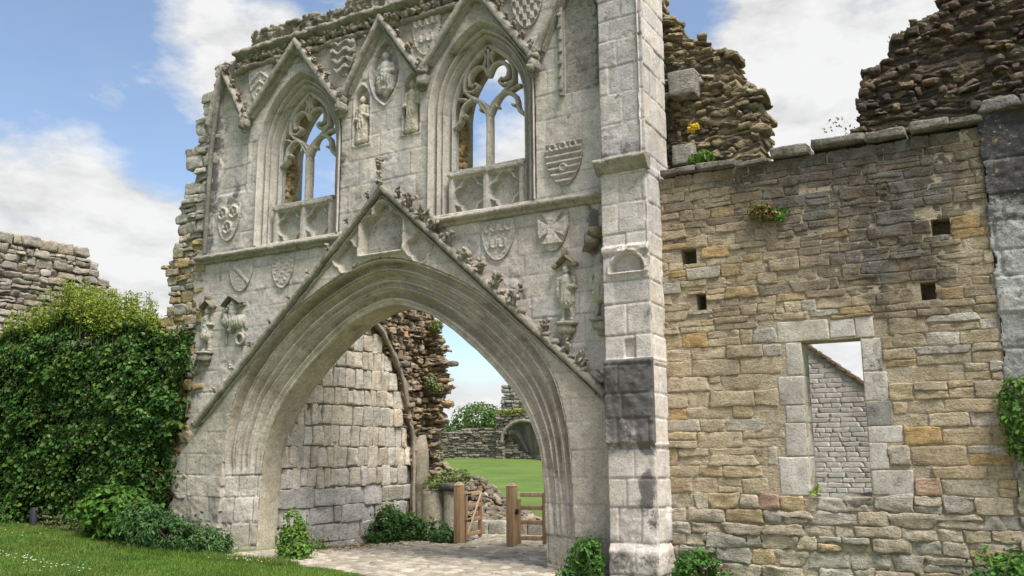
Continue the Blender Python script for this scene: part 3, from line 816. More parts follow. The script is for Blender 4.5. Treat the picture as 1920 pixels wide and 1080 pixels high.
for k, (hx, hz) in enumerate(((-3.22, 7.78), (-.86, 7.60), (.88, 7.72), (2.98, 7.50))):
    mb = MB(); rg2 = np.random.default_rng(300 + k)
    stones(mb, np.array([[hx, -.13, hz], [hx, -.16, hz - .06], [hx - .05, -.14, hz + .12], [hx + .05, -.14, hz + .12], [hx, -.2, hz - .01], [hx, -.10, hz + .24], [hx, -.12, hz - .13]]), np.array([[.105, .11, .14], [.08, .11, .09], [.06, .08, .07], [.06, .08, .07], [.03, .05, .05], [.09, .08, .12], [.06, .07, .06]]), pick(rg2, [(1, (.33, .30, .24), .4), (1, (.28, .25, .19), .5)], 7), 300 + k, p=2.4, amp=.025, freq=12, tilt=.2)
    mb.build('corbel_head', M_CARVE, gate)

# --- traceried windows
def tr_bars(mb, cx, y, col):
    def sw(pts, w=.055, d=.10, n=4):
        pts = np.array(pts, float)
        t = np.linspace(0, len(pts) - 1, (len(pts) - 1) * n + 1); E = np.vstack([2 * pts[0] - pts[1], pts, 2 * pts[-1] - pts[-2]])
        out = []
        for s_ in t:
            i = min(int(s_), len(pts) - 2); u = s_ - i; p0, p1, p2, p3 = E[i:i + 4]
            out.append(.5 * ((2 * p1) + (-p0 + p2) * u + (2 * p0 - 5 * p1 + 4 * p2 - p3) * u * u + (-p0 + 3 * p1 - 3 * p2 + p3) * u ** 3))
        out = np.array(out); T = np.gradient(out, axis=0); T /= np.linalg.norm(T, axis=1)[:, None] + 1e-9
        Nn = np.stack([-T[:, 1], T[:, 0]], -1); prof = [(-.5, .6), (-.5, 0), (-.22, -.5), (.22, -.5), (.5, 0), (.5, .6), (.25, 1), (-.25, 1)]
        P = np.zeros((len(prof), len(out), 3))
        for i, (a, b) in enumerate(prof):
            q = out + Nn * (a * w); P[i, :, 0] = cx + q[:, 0]; P[i, :, 2] = q[:, 1]; P[i, :, 1] = y + b * d
        q = P.reshape(-1, 3); q += .006 * np.stack([vnoise(q, 20, k) for k in range(3)], -1)
        mb.surf(q.reshape(P.shape), col, close_u=True)
        for e in (0, -1): mb.add(P[:, e], T=[(0, i, i + 1) for i in range(1, 7)], col=col)
    sw([(0, 6.12), (0, 6.4), (0, 6.7), (0, 7.0), (0, 7.14)], .10, .12, 2)
    for m in (-1, 1):
        sw([(m * .66, 6.92), (m * .57, 7.0), (m * .54, 7.10)], .07); sw([(m * .54, 7.10), (m * .50, 7.24), (m * .40, 7.33), (m * .30, 7.36), (m * .20, 7.31), (m * .13, 7.20), (m * .07, 7.12), (m * .02, 7.02)], .075)
        sw([(m * .50, 7.09), (m * .44, 7.12)], .05); sw([(m * .13, 7.22), (m * .17, 7.13)], .05)
        sw([(0, 7.12), (m * .10, 7.24), (m * .24, 7.34), (m * .38, 7.44), (m * .47, 7.54)], .07)
        sw([(m * .40, 7.36), (m * .50, 7.40), (m * .60, 7.42)], .06)
        sw([(m * .47, 7.50), (m * .465, 7.70), (m * .38, 7.90), (m * .22, 8.06), (m * .04, 8.20)], .065)
        sw([(m * .46, 7.52), (m * .30, 7.49), (m * .20, 7.56), (m * .26, 7.62)], .06)
        sw([(m * .36, 7.60), (m * .37, 7.74), (m * .30, 7.86), (m * .18, 7.90), (m * .07, 7.84), (0, 7.70)], .065)
        sw([(m * .28, 7.58), (m * .38, 7.62)], .06); sw([(m * .10, 7.88), (m * .05, 8.02), (m * .10, 8.14)], .045)
    sw([(0, 7.72), (0, 7.9), (0, 8.16)], .05)
WLAB = ['left traceried window, rear arch showing orange rubble', 'right traceried window beside the big shield']
for k, cx in enumerate(WX):
    win = bpy.data.objects.new('window', None); COL.objects.link(win); win.parent = gate; tag(win, WLAB[k])
    nw = len(W_OUT); sp_ = np.linspace(0, 1, 40)
    P = np.zeros((40, nw, 3))
    for i, s_ in enumerate(sp_):
        q = W_OUT * (1 - s_) + W_IN * s_
        g_ = lambda c_, w_: math.exp(-((s_ - c_) / w_) ** 2)
        y = -.005 + .30 * s_ - .07 * g_(.05, .05) - .065 * g_(.38, .045) - .05 * g_(.56, .03) - .06 * g_(.92, .06) + .08 * g_(.21, .085) + .05 * g_(.47, .03) + .075 * g_(.74, .085)
        P[i, :, 0] = cx + q[:, 0]; P[i, :, 2] = q[:, 1]; P[i, :, 1] = y
    q = P.reshape(-1, 3); q[:, 1] += .006 * vnoise(q, 9, 3)
    c = np.array([.485, .445, .385])[None] * (1 + .14 * fbm(q, 1.6, 4, 7))[:, None]
    zj = np.abs(((q[:, 2] * 2.3) % 1) - .5) * .43; c *= (1 - .25 * sst(.012, .004, zj) * (q[:, 2] < 7.3))[:, None]
    mb = MB(); mb.surf(P, np.hstack([c, np.full((len(c), 1), .15)]))
    # inner reveal: dressed at both edges, torn rubble between
    ys_ = np.linspace(.295, .81, 22); P = np.zeros((22, nw, 3))
    for i, y in enumerate(ys_): P[i, :, 0] = cx + W_IN[:, 0]; P[i, :, 2] = W_IN[:, 1]; P[i, :, 1] = y
    q = P.reshape(-1, 3).copy(); mid = sst(.38, .43, q[:, 1]) * sst(.70, .62, q[:, 1] + .05 * np.sin(q[:, 2] * 8))
    d = np.stack([q[:, 0] - cx, 0 * q[:, 0], np.where(q[:, 2] > 7.12, q[:, 2] - 7.0, 0)], -1); d /= np.linalg.norm(d, axis=1)[:, None] + 1e-9
    q = q + d * (mid * (.05 + .05 * fbm(q, 7, 4, 5)))[:, None]
    c = (1 - mid)[:, None] * np.array([.41, .39, .33]) + mid[:, None] * (np.array([.44, .29, .13])[None] * (1 + .5 * fbm(q, 6, 3, 15))[:, None])
    mb.surf(q.reshape(P.shape), np.hstack([c, np.full((len(c), 1), .1)]))
    mb.build('frame', M_ASH, win)
    mb = MB(); rgw = np.random.default_rng(400 + k); m_ = 70; zz_ = rgw.uniform(6.2, 7.15, m_)
    stones(mb, np.stack([cx - .70 + rgw.normal(0, .012, m_), rgw.uniform(.44, .66, m_), zz_], -1), rgw.uniform(.035, .085, (m_, 3)) * [.7, 1.1, .8], pick(rgw, [(3, (.46, .30, .13), .0), (2, (.44, .35, .2), .1), (1, (.36, .22, .10), .0)], m_), 400 + k, p=4, amp=.02, tilt=.3)
    a_ = rgw.uniform(.1, 1.0, 60); stones(mb, np.stack([cx - .69 * np.cos(a_ * 1.25), rgw.uniform(.44, .68, 60), 7.13 + 1.08 * np.sin(a_ * 1.25) ** .9], -1), rgw.uniform(.04, .09, (60, 3)), pick(rgw, [(3, (.38, .25, .13), .2), (2, (.38, .32, .2), .2)], 60), 410 + k, p=4, amp=.02, tilt=.5)
    mb.build('rubble_reveal', M_RUB, win)
    mb = MB(); tr_bars(mb, cx, .27, (.47, .425, .34, .15)); mb.build('tracery', M_CARVE, win)
    mb = MB(); bevel_box(mb, (cx - .70, .16, 6.08), (cx + .70, .785, 6.17), .03, (.35, .33, .27, .4)); bevel_box(mb, (cx - .70, .30, 5.38), (cx + .70, .78, 6.081), .02, (.38, .36, .3, .2))
    mb.build('sill', M_CARVE, win)
    def pm(x, z): return (np.abs(x - cx) < .69) & (z > 5.37) & (z < 6.12)
    def ph(x, z):
        u = np.abs(x - cx) - .335; h = np.full_like(x, -.18) + .05 * sst(.03, .015, np.abs(np.abs(x - cx) - .0) - .02) + .05 * sst(.60, .63, np.abs(x - cx))
        sq = np.minimum(.265 - np.abs(u), .29 - np.abs(z - 5.72)); q = quatre(x, z, cx + np.sign(x - cx) * .335, 5.72, .285)
        h = h - .10 * sst(-.003, .010, q) * sst(-.01, .0, sq) - .03 * sst(.03, .012, np.abs(np.abs(x - cx) - .055)) * 0 - .05 * sst(.0, .012, sq) * sst(-.03, -.045, q)
        P_ = np.stack([x, np.zeros_like(x), z], -1); return h + .012 * fbm(P_, 6, 3, 4) + .05 * sst(6.02, 6.06, z)
    def pc(x, z):
        P_ = np.stack([x, np.zeros_like(x), z], -1); c = np.array([.44, .405, .345])[None] * (1 + .2 * fbm(P_, 3, 3, 5))[:, None]
        return np.hstack([c, np.full((len(c), 1), .1)])
    mb = MB(); relief(mb, cx - .7, cx + .7, 5.36, 6.13, .012, pm, ph, pc, depth=.31); mb.build('quatrefoil_panel', M_CARVE, win)

# --- carved shields
def sh_sdf(x, z, cx, zt, w, hgt):
    """positive inside a heater shield"""
    u = np.abs(x - cx); v = zt - z; t = np.clip((v / hgt - .25) / .75, 0, 1)
    wv = w * np.where(v < hgt * .25, 1, np.sqrt(np.clip(1 - t ** 1.75, 0, 1)))
    return np.minimum(np.minimum(wv - u, v), hgt - v)
def disc(x, z, cx, cz, r): return r - np.hypot(x - cx, z - cz)
def ch_none(x, z, cx, zt, w, h): return 0 * x
def ch_wheels(x, z, cx, zt, w, h):
    o = 0 * x
    for dx, dz in ((-.5, .22), (.5, .22), (0, .62)):
        px_, pz_ = x - cx - dx * w, z - zt + dz * h; r = np.hypot(px_, pz_); a = np.arctan2(pz_, px_)
        o += np.exp(-((r - .36 * w) / (.09 * w)) ** 2) + (r < .33 * w) * np.exp(-(np.sin(3 * a) * r / (.07 * w)) ** 2)
    return np.clip(o, 0, 1)
def ch_bars(x, z, cx, zt, w, h):
    v = (zt - z) / h; o = .5 + .5 * np.sin(v * 44)
    for dx, dz in ((-.55, .12), (0, .12), (.55, .12), (0, .6)):
        r = np.hypot(x - cx - dx * w, z - zt + dz * h); o = np.maximum(o, 1.3 * np.exp(-((r - .16 * w) / (.08 * w)) ** 2))
    return o
def ch_bougets(x, z, cx, zt, w, h):
    o = 0 * x
    for dx, dz in ((-.62, .2), (-.2, .2), (.25, .2), (.66, .2), (-.22, .6), (.25, .6)):
        px_, pz_ = x - cx - dx * w, z - zt + dz * h; r = np.hypot(px_, pz_)
        o += np.exp(-((r - .17 * w) / (.06 * w)) ** 2) * (pz_ < .06 * w) + np.exp(-(((np.abs(px_) - .17 * w) / (.06 * w)) ** 2)) * (pz_ > 0) * (pz_ < .26 * w)
    return np.clip(o, 0, 1)
def ch_cross(x, z, cx, zt, w, h):
    px_, pz_ = x - cx, z - (zt - .42 * h); a, b = np.abs(px_), np.abs(pz_)
    f = lambda p, q: np.minimum(.055 * 1 + .42 * np.maximum(p, 0) ** 1.6 * 3 - q, .24 - p)
    return sst(-.005, .012, np.maximum(f(a, b), f(b, a)))
def ch_bend(x, z, cx, zt, w, h): return sst(.04, .03, np.abs((x - cx) * .85 + (z - zt + .45 * h))) * .8
def ch_worn(x, z, cx, zt, w, h):
    v = (zt - z) / h * 9; return .55 * (np.sin((x - cx) / w * 9 + np.floor(v) * 2) > .25) * (np.abs(v % 1 - .5) < .3)
def ch_lions(x, z, cx, zt, w, h):
    P = np.stack([x, 0 * x, z], -1); v = (zt - z) / h * 3.2; return 1.3 * sst(-.25, .35, np.sin((zt - z) * 38 + 1.4 * np.sin((x - cx) * 22)) * .8 + .6 * vnoise(P, 13, 4))
def ch_vair(x, z, cx, zt, w, h):
    v = (zt - z) / h * 7; u = (x - cx) / w * 2.3 + .5 * (np.floor(v) % 2); return 1.0 * ((u % 1) < .5) * 1.0
def ch_chev(x, z, cx, zt, w, h):
    v = (zt - z) - .75 * np.abs(x - cx); o = 0 * x
    for c in (.16, .34): o += np.exp(-((v - c) / .028) ** 2)
    r = np.hypot(x - cx, z - zt + .78 * h); return np.clip(o + np.exp(-((r - .07) / .025) ** 2), 0, 1)
SHIELDS = [(-3.64, 6.27, .29, .70, ch_wheels, 'shield carved with three spoked wheels', .045), (3.42, 6.22, .31, .69, ch_bars, 'barred shield below the tall blind panel', .05), (2.26, 5.17, .30, .64, ch_bougets, 'shield carved with rows of horseshoe charges', .03), (3.21, 5.15, .27, .59, ch_cross, 'shield carved with a flared cross', .05),
           (-3.25, 5.16, .30, .58, ch_bend, 'worn shield with a diagonal bend', .02), (-2.22, 5.12, .26, .58, ch_worn, 'faint worn shield close to the gable slope', .018), (-.93, 8.90, .27, .66, ch_lions, 'deeply carved shield with three rows of beasts', .06), (.87, 8.93, .29, .72, ch_bougets, 'large shield with paired horseshoes beside the right window gable', .04), (2.82, 9.05, .30, .86, ch_vair, 'chequered shield right of the right window gable', .045), (-2.98, 8.94, .30, .74, ch_chev, 'shield carved with two chevrons', .035)]
for k, (cx, zt, w, hg, ch, lab, rel) in enumerate(SHIELDS):
    def sm(x, z): return sh_sdf(x, z, cx, zt, w, hg) > 0
    def shh(x, z):
        P_ = np.stack([x, np.zeros_like(x), z], -1); d = sh_sdf(x, z, cx, zt, w, hg)
        return .014 + rel * .35 + .012 * np.exp(-((d - .012) / .012) ** 2) + rel * .75 * ch(x, z, cx, zt, w, hg) * sst(.008, .02, d) * 1.25 + .005 * vnoise(P_, 26, 4) + .008 * fbm(P_, 5, 3, k)
    def shc(x, z):
        P_ = np.stack([x, np.zeros_like(x), z], -1); c = (ASH * (.93 if k not in (6,) else .82))[None] * (1 + .18 * fbm(P_, 3, 3, k + 5))[:, None]
        return np.hstack([c, np.full((len(c), 1), .3 if k in (0, 1, 6, 8) else .1)])
    mb = MB(); relief(mb, cx - w - .02, cx + w + .02, zt - hg - .02, zt + .02, .0095, sm, shh, shc, depth=.03)
    tag(mb.build('shield', M_CARVE, gate), lab)

# --- carved figures: one continuous body each, on brackets, under canopies
def figure(caps, x0, x1, z0, z1, col, seed, step=.0085, a=.2, name='body'):
    caps = np.array(caps, float)
    def hh(x, z):
        best = np.full_like(x, -9.0)
        for ax, az, ar, bx, bz, br, y in caps:
            dx, dz = bx - ax, bz - az; L = dx * dx + dz * dz + 1e-9; t = np.clip(((x - ax) * dx + (z - az) * dz) / L, 0, 1)
            r = ar + (br - ar) * t; d2 = (x - ax - t * dx) ** 2 + (z - az - t * dz) ** 2
            hcap = np.where(d2 < r * r, y + np.sqrt(np.maximum(r * r - d2, 0)), -9)
            m = (best > -5) & (hcap > -5)
            kk = .009; hsm = np.clip(.5 + .5 * (hcap - best) / kk, 0, 1)
            best = np.where(m, best * (1 - hsm) + hcap * hsm + kk * hsm * (1 - hsm), np.maximum(best, hcap))
        return best
    def mask(x, z): return hh(x, z) > -5
    def hf(x, z):
        P = np.stack([x, np.zeros_like(x), z], -1); h = hh(x, z); h = np.where(h < -5, -.05, h)
        fold = .015 * np.sin(x * 105 + 3 * np.sin(z * 6)) * sst(.6, .3, (z - z0) / (z1 - z0)) * sst(.28, .34, (z - z0) / (z1 - z0)) + .006 * vnoise(P, 26, seed) + .003 * vnoise(P, 55, seed + 1)
        return h + fold
    def cf(x, z):
        P = np.stack([x, np.zeros_like(x), z], -1); c = np.array(col)[None] * (1 + .2 * fbm(P, 6, 3, seed))[:, None]
        return np.hstack([c, np.full((len(c), 1), a)])
    mb = MB(); relief(mb, x0, x1, z0, z1, step, mask, hf, cf, depth=.16)
    return mb
def statue(cx, zf, hgt, kind, label, seed, y0, bracket=True, canopy=True, col=(.41, .385, .31), lean=0):
    st = bpy.data.objects.new('statue', None); COL.objects.link(st); st.parent = gate; tag(st, label)
    u = hgt; c = []
    def cp(ax, az, ar, bx, bz, br, y=0): c.append((cx + ax * u + lean * az, zf + az * u, ar * u, cx + bx * u + lean * bz, zf + bz * u, br * u, y0 + y * u))
    cp(0, .925, .068, 0, .90, .062, .04)                                    # head
    cp(-.022, .93, .012, -.022, .93, .012, .095); cp(.022, .93, .012, .022, .93, .012, .095); cp(0, .925, .012, 0, .90, .016, .10); cp(-.02, .875, .010, .02, .875, .010, .09); cp(0, .975, .05, 0, .96, .066, .025)
    cp(0, .84, .04, 0, .80, .05, .02)                                       # neck
    if kind == 'robe':
        cp(-.10, .77, .055, .10, .77, .055, 0); cp(0, .74, .11, 0, .50, .115, .01); cp(0, .5, .12, -.05, .04, .115, .01); cp(.02, .5, .10, .06, .04, .105, .01)
        cp(-.13, .75, .05, -.15, .52, .045, .03); cp(-.15, .52, .045, -.03, .50, .04, .07); cp(.13, .75, .05, .15, .55, .045, .03); cp(.15, .55, .042, .04, .60, .04, .08); cp(-.06, .03, .045, -.06, .01, .04, .05); cp(.06, .03, .045, .06, .01, .04, .05)
    elif kind == 'tunic':
        cp(-.11, .77, .055, .11, .77, .055, 0); cp(0, .74, .115, 0, .55, .115, .01); cp(0, .55, .13, 0, .36, .155, 0)
        cp(-.07, .33, .062, -.08, .16, .048, 0); cp(-.08, .16, .05, -.08, .03, .038, 0); cp(.08, .33, .062, .09, .16, .048, 0); cp(.09, .16, .05, .10, .03, .038, 0)
        cp(-.15, .76, .05, -.17, .58, .042, .02); cp(-.17, .58, .042, -.16, .44, .035, .03); cp(.15, .76, .05, .16, .60, .042, .03); cp(.16, .60, .04, .05, .60, .035, .09); cp(-.08, .02, .035, -.10, .01, .03, .05); cp(.10, .02, .035, .12, .01, .03, .05)
    col = tuple(1.12 * v for v in col); figure(c, cx - .42 * u, cx + .42 * u, zf - .03, zf + 1.03 * u, col, seed).build('body', M_CARVE, st)
    if bracket:
        mb = MB(); rg = np.random.default_rng(seed)
        stones(mb, np.array([[cx, -.07, zf - .04], [cx, -.06, zf - .13], [cx, -.03, zf - .22]]), np.array([[.17, .13, .035], [.14, .11, .07], [.07, .07, .06]]), pick(rg, [(1, (.37, .345, .27), .25)], 3), seed, p=3, amp=.012, tilt=.02)
        mb.build('bracket', M_CARVE, st)
    if canopy:
        mb = MB(); zc = zf + 1.02 * u; rg = np.random.default_rng(seed + 5)
        bar(mb, (cx - .17, zc - .02), (cx, zc + .13), .05, -.13, .03, (.27, .23, .14, .6)); bar(mb, (cx, zc + .13), (cx + .17, zc - .02), .05, -.132, .03, (.29, .245, .155, .5))
        stones(mb, np.array([[cx - .17, -.10, zc - .03], [cx + .17, -.10, zc - .03], [cx, -.08, zc + .18]]), np.array([[.05, .06, .045], [.05, .06, .045], [.04, .05, .06]]), pick(rg, [(1, (.28, .23, .15), .6)], 3), seed, p=2.5, amp=.015)
        mb.build('canopy', M_CARVE, st)
    return st
statue(3.43, 3.50, .82, 'tunic', 'stocky tunic-clad stone figure on a rounded bracket right of the arch', 501, .02)
statue(-4.05, 3.54, .80, 'tunic', 'slender stone warrior at the left edge of the front', 502, .01)
statue(3.98, 3.52, .92, 'tunic', 'tall slim stone figure half hidden by the buttress', 503, .02, canopy=False)
mb = MB(); stones(mb, np.array([[3.93, -.17, 4.62], [4.0, -.2, 4.72], [3.86, -.15, 4.5]]), np.array([[.12, .12, .11], [.1, .1, .08], [.07, .08, .08]]), [(.24, .20, .11, .6)] * 3, 77, p=3, amp=.03, tilt=.5); mb.build('canopy', M_CARVE, gate)
statue(-.50, 6.93, .84, 'robe', 'robed headless-looking stone saint in the left niche', 504, -.05, False, False, (.46, .41, .32))
statue(.57, 6.93, .90, 'robe', 'robed stone saint holding a staff in the right niche', 505, -.05, False, False, (.47, .415, .315))
mb = MB(); tube(mb, [(.68, .02, 6.95), (.66, .0, 7.75)], .025, 6, (.40, .37, .29, .2)); mb.build('staff', M_CARVE, gate)
# seated figure in the pointed oval
c = []
for v in ((0, 8.40, .085, 0, 8.38, .08, .0), (-.12, 8.22, .07, .12, 8.22, .07, -.03), (0, 8.2, .14, 0, 8.0, .15, -.04), (-.10, 7.98, .09, -.10, 7.80, .075, .0), (.10, 7.98, .09, .10, 7.80, .075, .0), (-.14, 8.22, .055, -.19, 8.08, .05, -.01), (.14, 8.22, .055, .17, 8.10, .05, -.01), (.17, 8.1, .05, .05, 8.08, .05, .04), (0, 7.80, .11, 0, 7.74, .08, -.03), (0, 8.0, .22, 0, 7.9, .18, -.12)): c.append(v)
st = bpy.data.objects.new('statue', None); COL.objects.link(st); st.parent = gate; tag(st, 'seated stone figure in the pointed oval recess')
figure([(a, b, r, a2, b2, r2, y - .02) for a, b, r, a2, b2, r2, y in c], -.33, .33, 7.55, 8.55, (.46, .435, .385), 506).build('body', M_CARVE, st)
# horse, rider and dragon group on the left
c = []
hx, hz = -3.40, 3.62
for ax, az, ar, bx, bz, br, y in ((-.12, .42, .13, .20, .40, .14, 0), (-.14, .48, .08, -.20, .62, .055, .03), (-.20, .62, .05, -.27, .52, .032, .03), (-.12, .34, .055, -.17, .18, .035, 0), (-.17, .18, .036, -.15, .03, .03, 0), (.22, .34, .06, .28, .18, .038, 0), (.28, .18, .038, .25, .05, .03, 0), (.02, .50, .10, .03, .72, .09, .03), (.03, .82, .055, .03, .84, .06, .04), (-.05, .70, .045, -.16, .58, .035, .06), (.10, .68, .045, .26, .72, .035, .03), (.04, .46, .05, .0, .24, .04, .07), (.30, .44, .05, .36, .28, .03, 0)):
    c.append((hx + ax, hz + az, ar, hx + bx, hz + bz, br, .0 + y))
st = bpy.data.objects.new('statue', None); COL.objects.link(st); st.parent = gate; tag(st, 'worn carved horse and rider group beside the left gable foot')
figure(c, -3.9, -2.9, 3.55, 4.6, (.40, .38, .31), 507).build('body', M_CARVE, st)
mb = MB(); th = np.linspace(0, 2 * np.pi, 20); tube(mb, np.stack([-3.17 + .095 * np.cos(th), np.full(20, -.05), 3.70 + .095 * np.sin(th)], -1), .032, 6, (.38, .35, .28, .3), caps=False, rough=.01)
mb.build('coiled_tail', M_CARVE, st)
mb = MB(); bar(mb, (-3.62, 4.33), (-3.42, 4.50), .06, -.14, .03, (.26, .23, .14, .7)); bar(mb, (-3.42, 4.50), (-3.12, 4.34), .06, -.142, .03, (.25, .22, .13, .7)); mb.build('canopy', M_CARVE, st)

# --- buttress on the right corner
but = bpy.data.objects.new('buttress', None); COL.objects.link(but); but.parent = gate; tag(but, 'square stepped ashlar buttress with a black crusted panel half way down')
BX0, BX1, BY = 4.19, 4.86, -.42
def b_off(z): return -.035 * sst(5.50, 5.60, z) + .045 * sst(.46, .36, z) + .055 * sst(2.87, 2.84, z) * sst(1.70, 1.76, z)
def bh(x, z):
    P = np.stack([x, np.full_like(x, 3.), z], -1); r1, r2, d = ashlar(x + 1.3, z, 55, .30, .52)
    h = b_off(z) + .018 * (r1 - .5) - .016 * sst(.022, .004, d) * (.5 + .5 * sst(-.3, .3, vnoise(P, 2, 4))) + .012 * fbm(P, 3, 4, 6)
    blk = sst(2.87, 2.84, z) * sst(1.7, 1.76, z); h = h + blk * .03 * fbm(P, 7, 3, 9)
    low = sst(.9, .3, z); h = h + low * .055 * fbm(P, 3.5, 4, 61)
    cxm = 4.55; q = np.minimum(.24 - np.hypot(x - cxm, (z - 4.06) * 1.0), z - 4.05); h = h - .07 * sst(-.004, .014, q) + .045 * np.exp(-(q + .03) ** 2 / .0006) * (z > 4.02)
    q = np.minimum(.36 - np.abs(x - 4.52), .05 - np.abs(z - 4.36)); h = h + .05 * sst(-.02, .02, q) + .03 * sst(-.02, .02, q) * fbm(P, 9, 3, 5)
    q = np.minimum(.075 - np.abs(x - 4.55), .115 - np.abs(z - 3.0)); h = h - .18 * sst(-.004, .012, q)
    h = h - .014 * sst(.45, .7, fbm(P, 2.3, 4, 177))
    return h
def bcol(x, z):
    r1, r2, d = ashlar(x + 1.3, z, 55, .30, .52); c, P = ash_col(x, z, r1, r2, d, 6); n = fbm(P, 2, 4, 33)
    blk = sst(2.88, 2.84, z) * sst(1.15, 2.3, z + .55 * n - .35 * sst(4.5, 4.75, x))
    str_ = sst(4.56, 4.70, x + .07 * n) * sst(.45, .9, z) * sst(2.6, 2.0, z)
    a = .1 + .9 * blk + 1.0 * str_ * sst(-.5, .1, n) + .5 * sst(.42, .3, z) + .4 * sst(4.28, 4.35, z) * sst(4.46, 4.40, z) + .25 * sst(6.2, 5.7, z) * sst(5.6, 5.7, z) + .35 * sst(4.70, 4.80, x) * sst(3.0, 3.4, z) * sst(4.4, 4.2, z)
    t = (np.clip(blk * (.95 + .9 * np.minimum(fbm(P, 16, 3, 71) + .25, 0) * 2.2), 0, .93))[:, None]; c = c * (1 - t) + np.array([.085, .08, .078]) * t
    t = (sst(5.5, 5.75, z) * .7)[:, None]; c = c * (1 - t) + np.array([.40, .375, .355])[None] * (1 + .2 * n)[:, None] * t; a = a + .16 * sst(5.5, 5.75, z)
    return np.hstack([c, a[:, None]])
mb = MB(); relief(mb, BX0, BX1, -.3, 9.6, .0165, lambda x, z: x > -99, bh, bcol, xf=lambda V: V + [0, BY, 0], depth=.05)
def side_xf(V):  # local x runs along world +y, outward along +x
    return np.stack([BX1 - .012 - V[:, 1], V[:, 0], V[:, 2]], -1)
def sdh(x, z):
    P = np.stack([x, np.full_like(x, 9.), z], -1); r1, r2, d = ashlar(x + 2.2, z, 58, .25, .6)
    return b_off(z) * (1 - sst(1.7, 1.76, z) * sst(2.87, 2.84, z)) + .016 * (r1 - .5) - .014 * sst(.022, .004, d) + .012 * fbm(P, 3, 4, 6) - .02 * sst(.38, .6, fbm(P, 2.3, 4, 177)) + sst(.9, .3, z) * .03 * fbm(P, 3, 4, 61)
def sdc(x, z):
    r1, r2, d = ashlar(x + 2.2, z, 58, .25, .6); c, P = ash_col(x, z, r1, r2, d, 9)
    c = c * 1.06
    return np.hstack([c, (.08 + .35 * sst(.5, .2, z))[:, None]])
relief(mb, BY + .01, .60, -.3, 9.6, .0165, lambda x, z: x > -99, sdh, sdc, xf=side_xf, depth=.05)
mb.build('wall', M_ASH, but)
mb = MB(); bevel_box(mb, (BX0 + .05, BY + .05, -.3), (BX1 - .09, .55, 9.55), .02, (*(ASH * .8), .2)); mb.build('core', M_ASH, but)
mb = MB(); pr = [(-.36, 5.66), (-.56, 5.655), (-.58, 5.61), (-.55, 5.58), (-.49, 5.52), (-.45, 5.46), (-.38, 5.45)]
course_band(mb, BX0 - .06, BX1 + .05, pr, (.31, .29, .22), 71, .012, a=.35); mb.build('drip_ledge', M_CARVE, but)

# ------------------------------------------------------------------ right-hand rubble wall with the square window
rw = thing('rubble_wall', 'coursed rubble wall of tan and brown stone with a square window opening, right of the buttress', 'wall')
RY = .15
WH = (6.66, 7.38, 1.05, 3.00)                              # window opening x0,x1,z0,z1
put = [(5.12, 5.34, 4.16, 4.39), (5.31, 5.45, 3.52, 3.74), (8.29, 8.50, 4.17, 4.38), (8.11, 8.28, 3.40, 3.62)]
dress = [  # pale dressed stones round the window
    (6.36, 7.02, 3.00, 3.27), (7.02, 7.33, 3.02, 3.25), (7.33, 7.55, 3.0, 3.26),
    (6.46, 6.665, 2.57, 3.00), (6.34, 6.665, 2.20, 2.57), (6.42, 6.665, 1.98, 2.20), (6.39, 6.665, 1.56, 1.98), (6.29, 6.665, 1.08, 1.56),
    (7.38, 7.62, 2.58, 2.99), (7.38, 7.66, 2.22, 2.58), (7.38, 7.68, 1.92, 2.22), (7.38, 7.78, 1.72, 1.92), (7.38, 7.60, 1.40, 1.72), (7.38, 7.86, 1.10, 1.40)]
hls = [WH] + put + dress
rr = courses(4.80, 8.92, -.25, 1.10, (.12, .20), (.22, .56), 41, hls, gap=.006, wob=.018) + courses(4.80, 8.92, 1.10, 3.30, (.14, .235), (.24, .66), 42, hls, gap=.006, wob=.014) + courses(4.80, 8.92, 3.30, 5.44, (.085, .175), (.18, .52), 43, hls, gap=.005, wob=.016)
R = np.array(rr); rg = np.random.default_rng(44); cz = (R[:, 2] + R[:, 3]) / 2; cx = (R[:, 0] + R[:, 1]) / 2; nR = len(R)
tan_ = pick(rg, [(6, (.46, .38, .255), .0), (3, (.45, .355, .22), .0), (.5, (.44, .30, .135), .0), (1.2, (.45, .40, .315), .05)], nR, .05)
low_ = pick(rg, [(4, (.45, .385, .28), .2), (3, (.43, .39, .315), .35), (1.2, (.47, .365, .205), .1), (.3, (.44, .30, .205), .1)], nR, .06)
brn = pick(rg, [(4, (.38, .305, .20), .15), (3, (.335, .265, .18), .2), (2, (.42, .34, .225), .1), (1, (.41, .30, .16), .05), (.5, (.25, .20, .145), .3)], nR, .06)
gry = pick(rg, [(2, (.42, .38, .31), .2), (4, (.42, .345, .23), .1), (1, (.44, .33, .175), .0)], nR, .06)
nz = vnoise(np.stack([cx, 0 * cx, cz], -1), .9, 5)
cl = tan_.copy(); m = cz + .25 * nz < 1.12; cl[m] = low_[m]
m = (cz + .3 * nz > 2.6); cl[m] = gry[m]
m = (cz + .45 * nz > 3.55) & (cx > 5.45 + .2 * nz); cl[m] = brn[m]; m = cz > 4.3; cl[m] = brn[m]
m = (cx < 5.7) & (cz > 1.2) & (cz < 4.3) & (rg.random(nR) < .75); cl[m] = tan_[m]
m = (cx > 8.45) & (cz < 4.6) & (rg.random(nR) < .6); cl[m] = tan_[m]
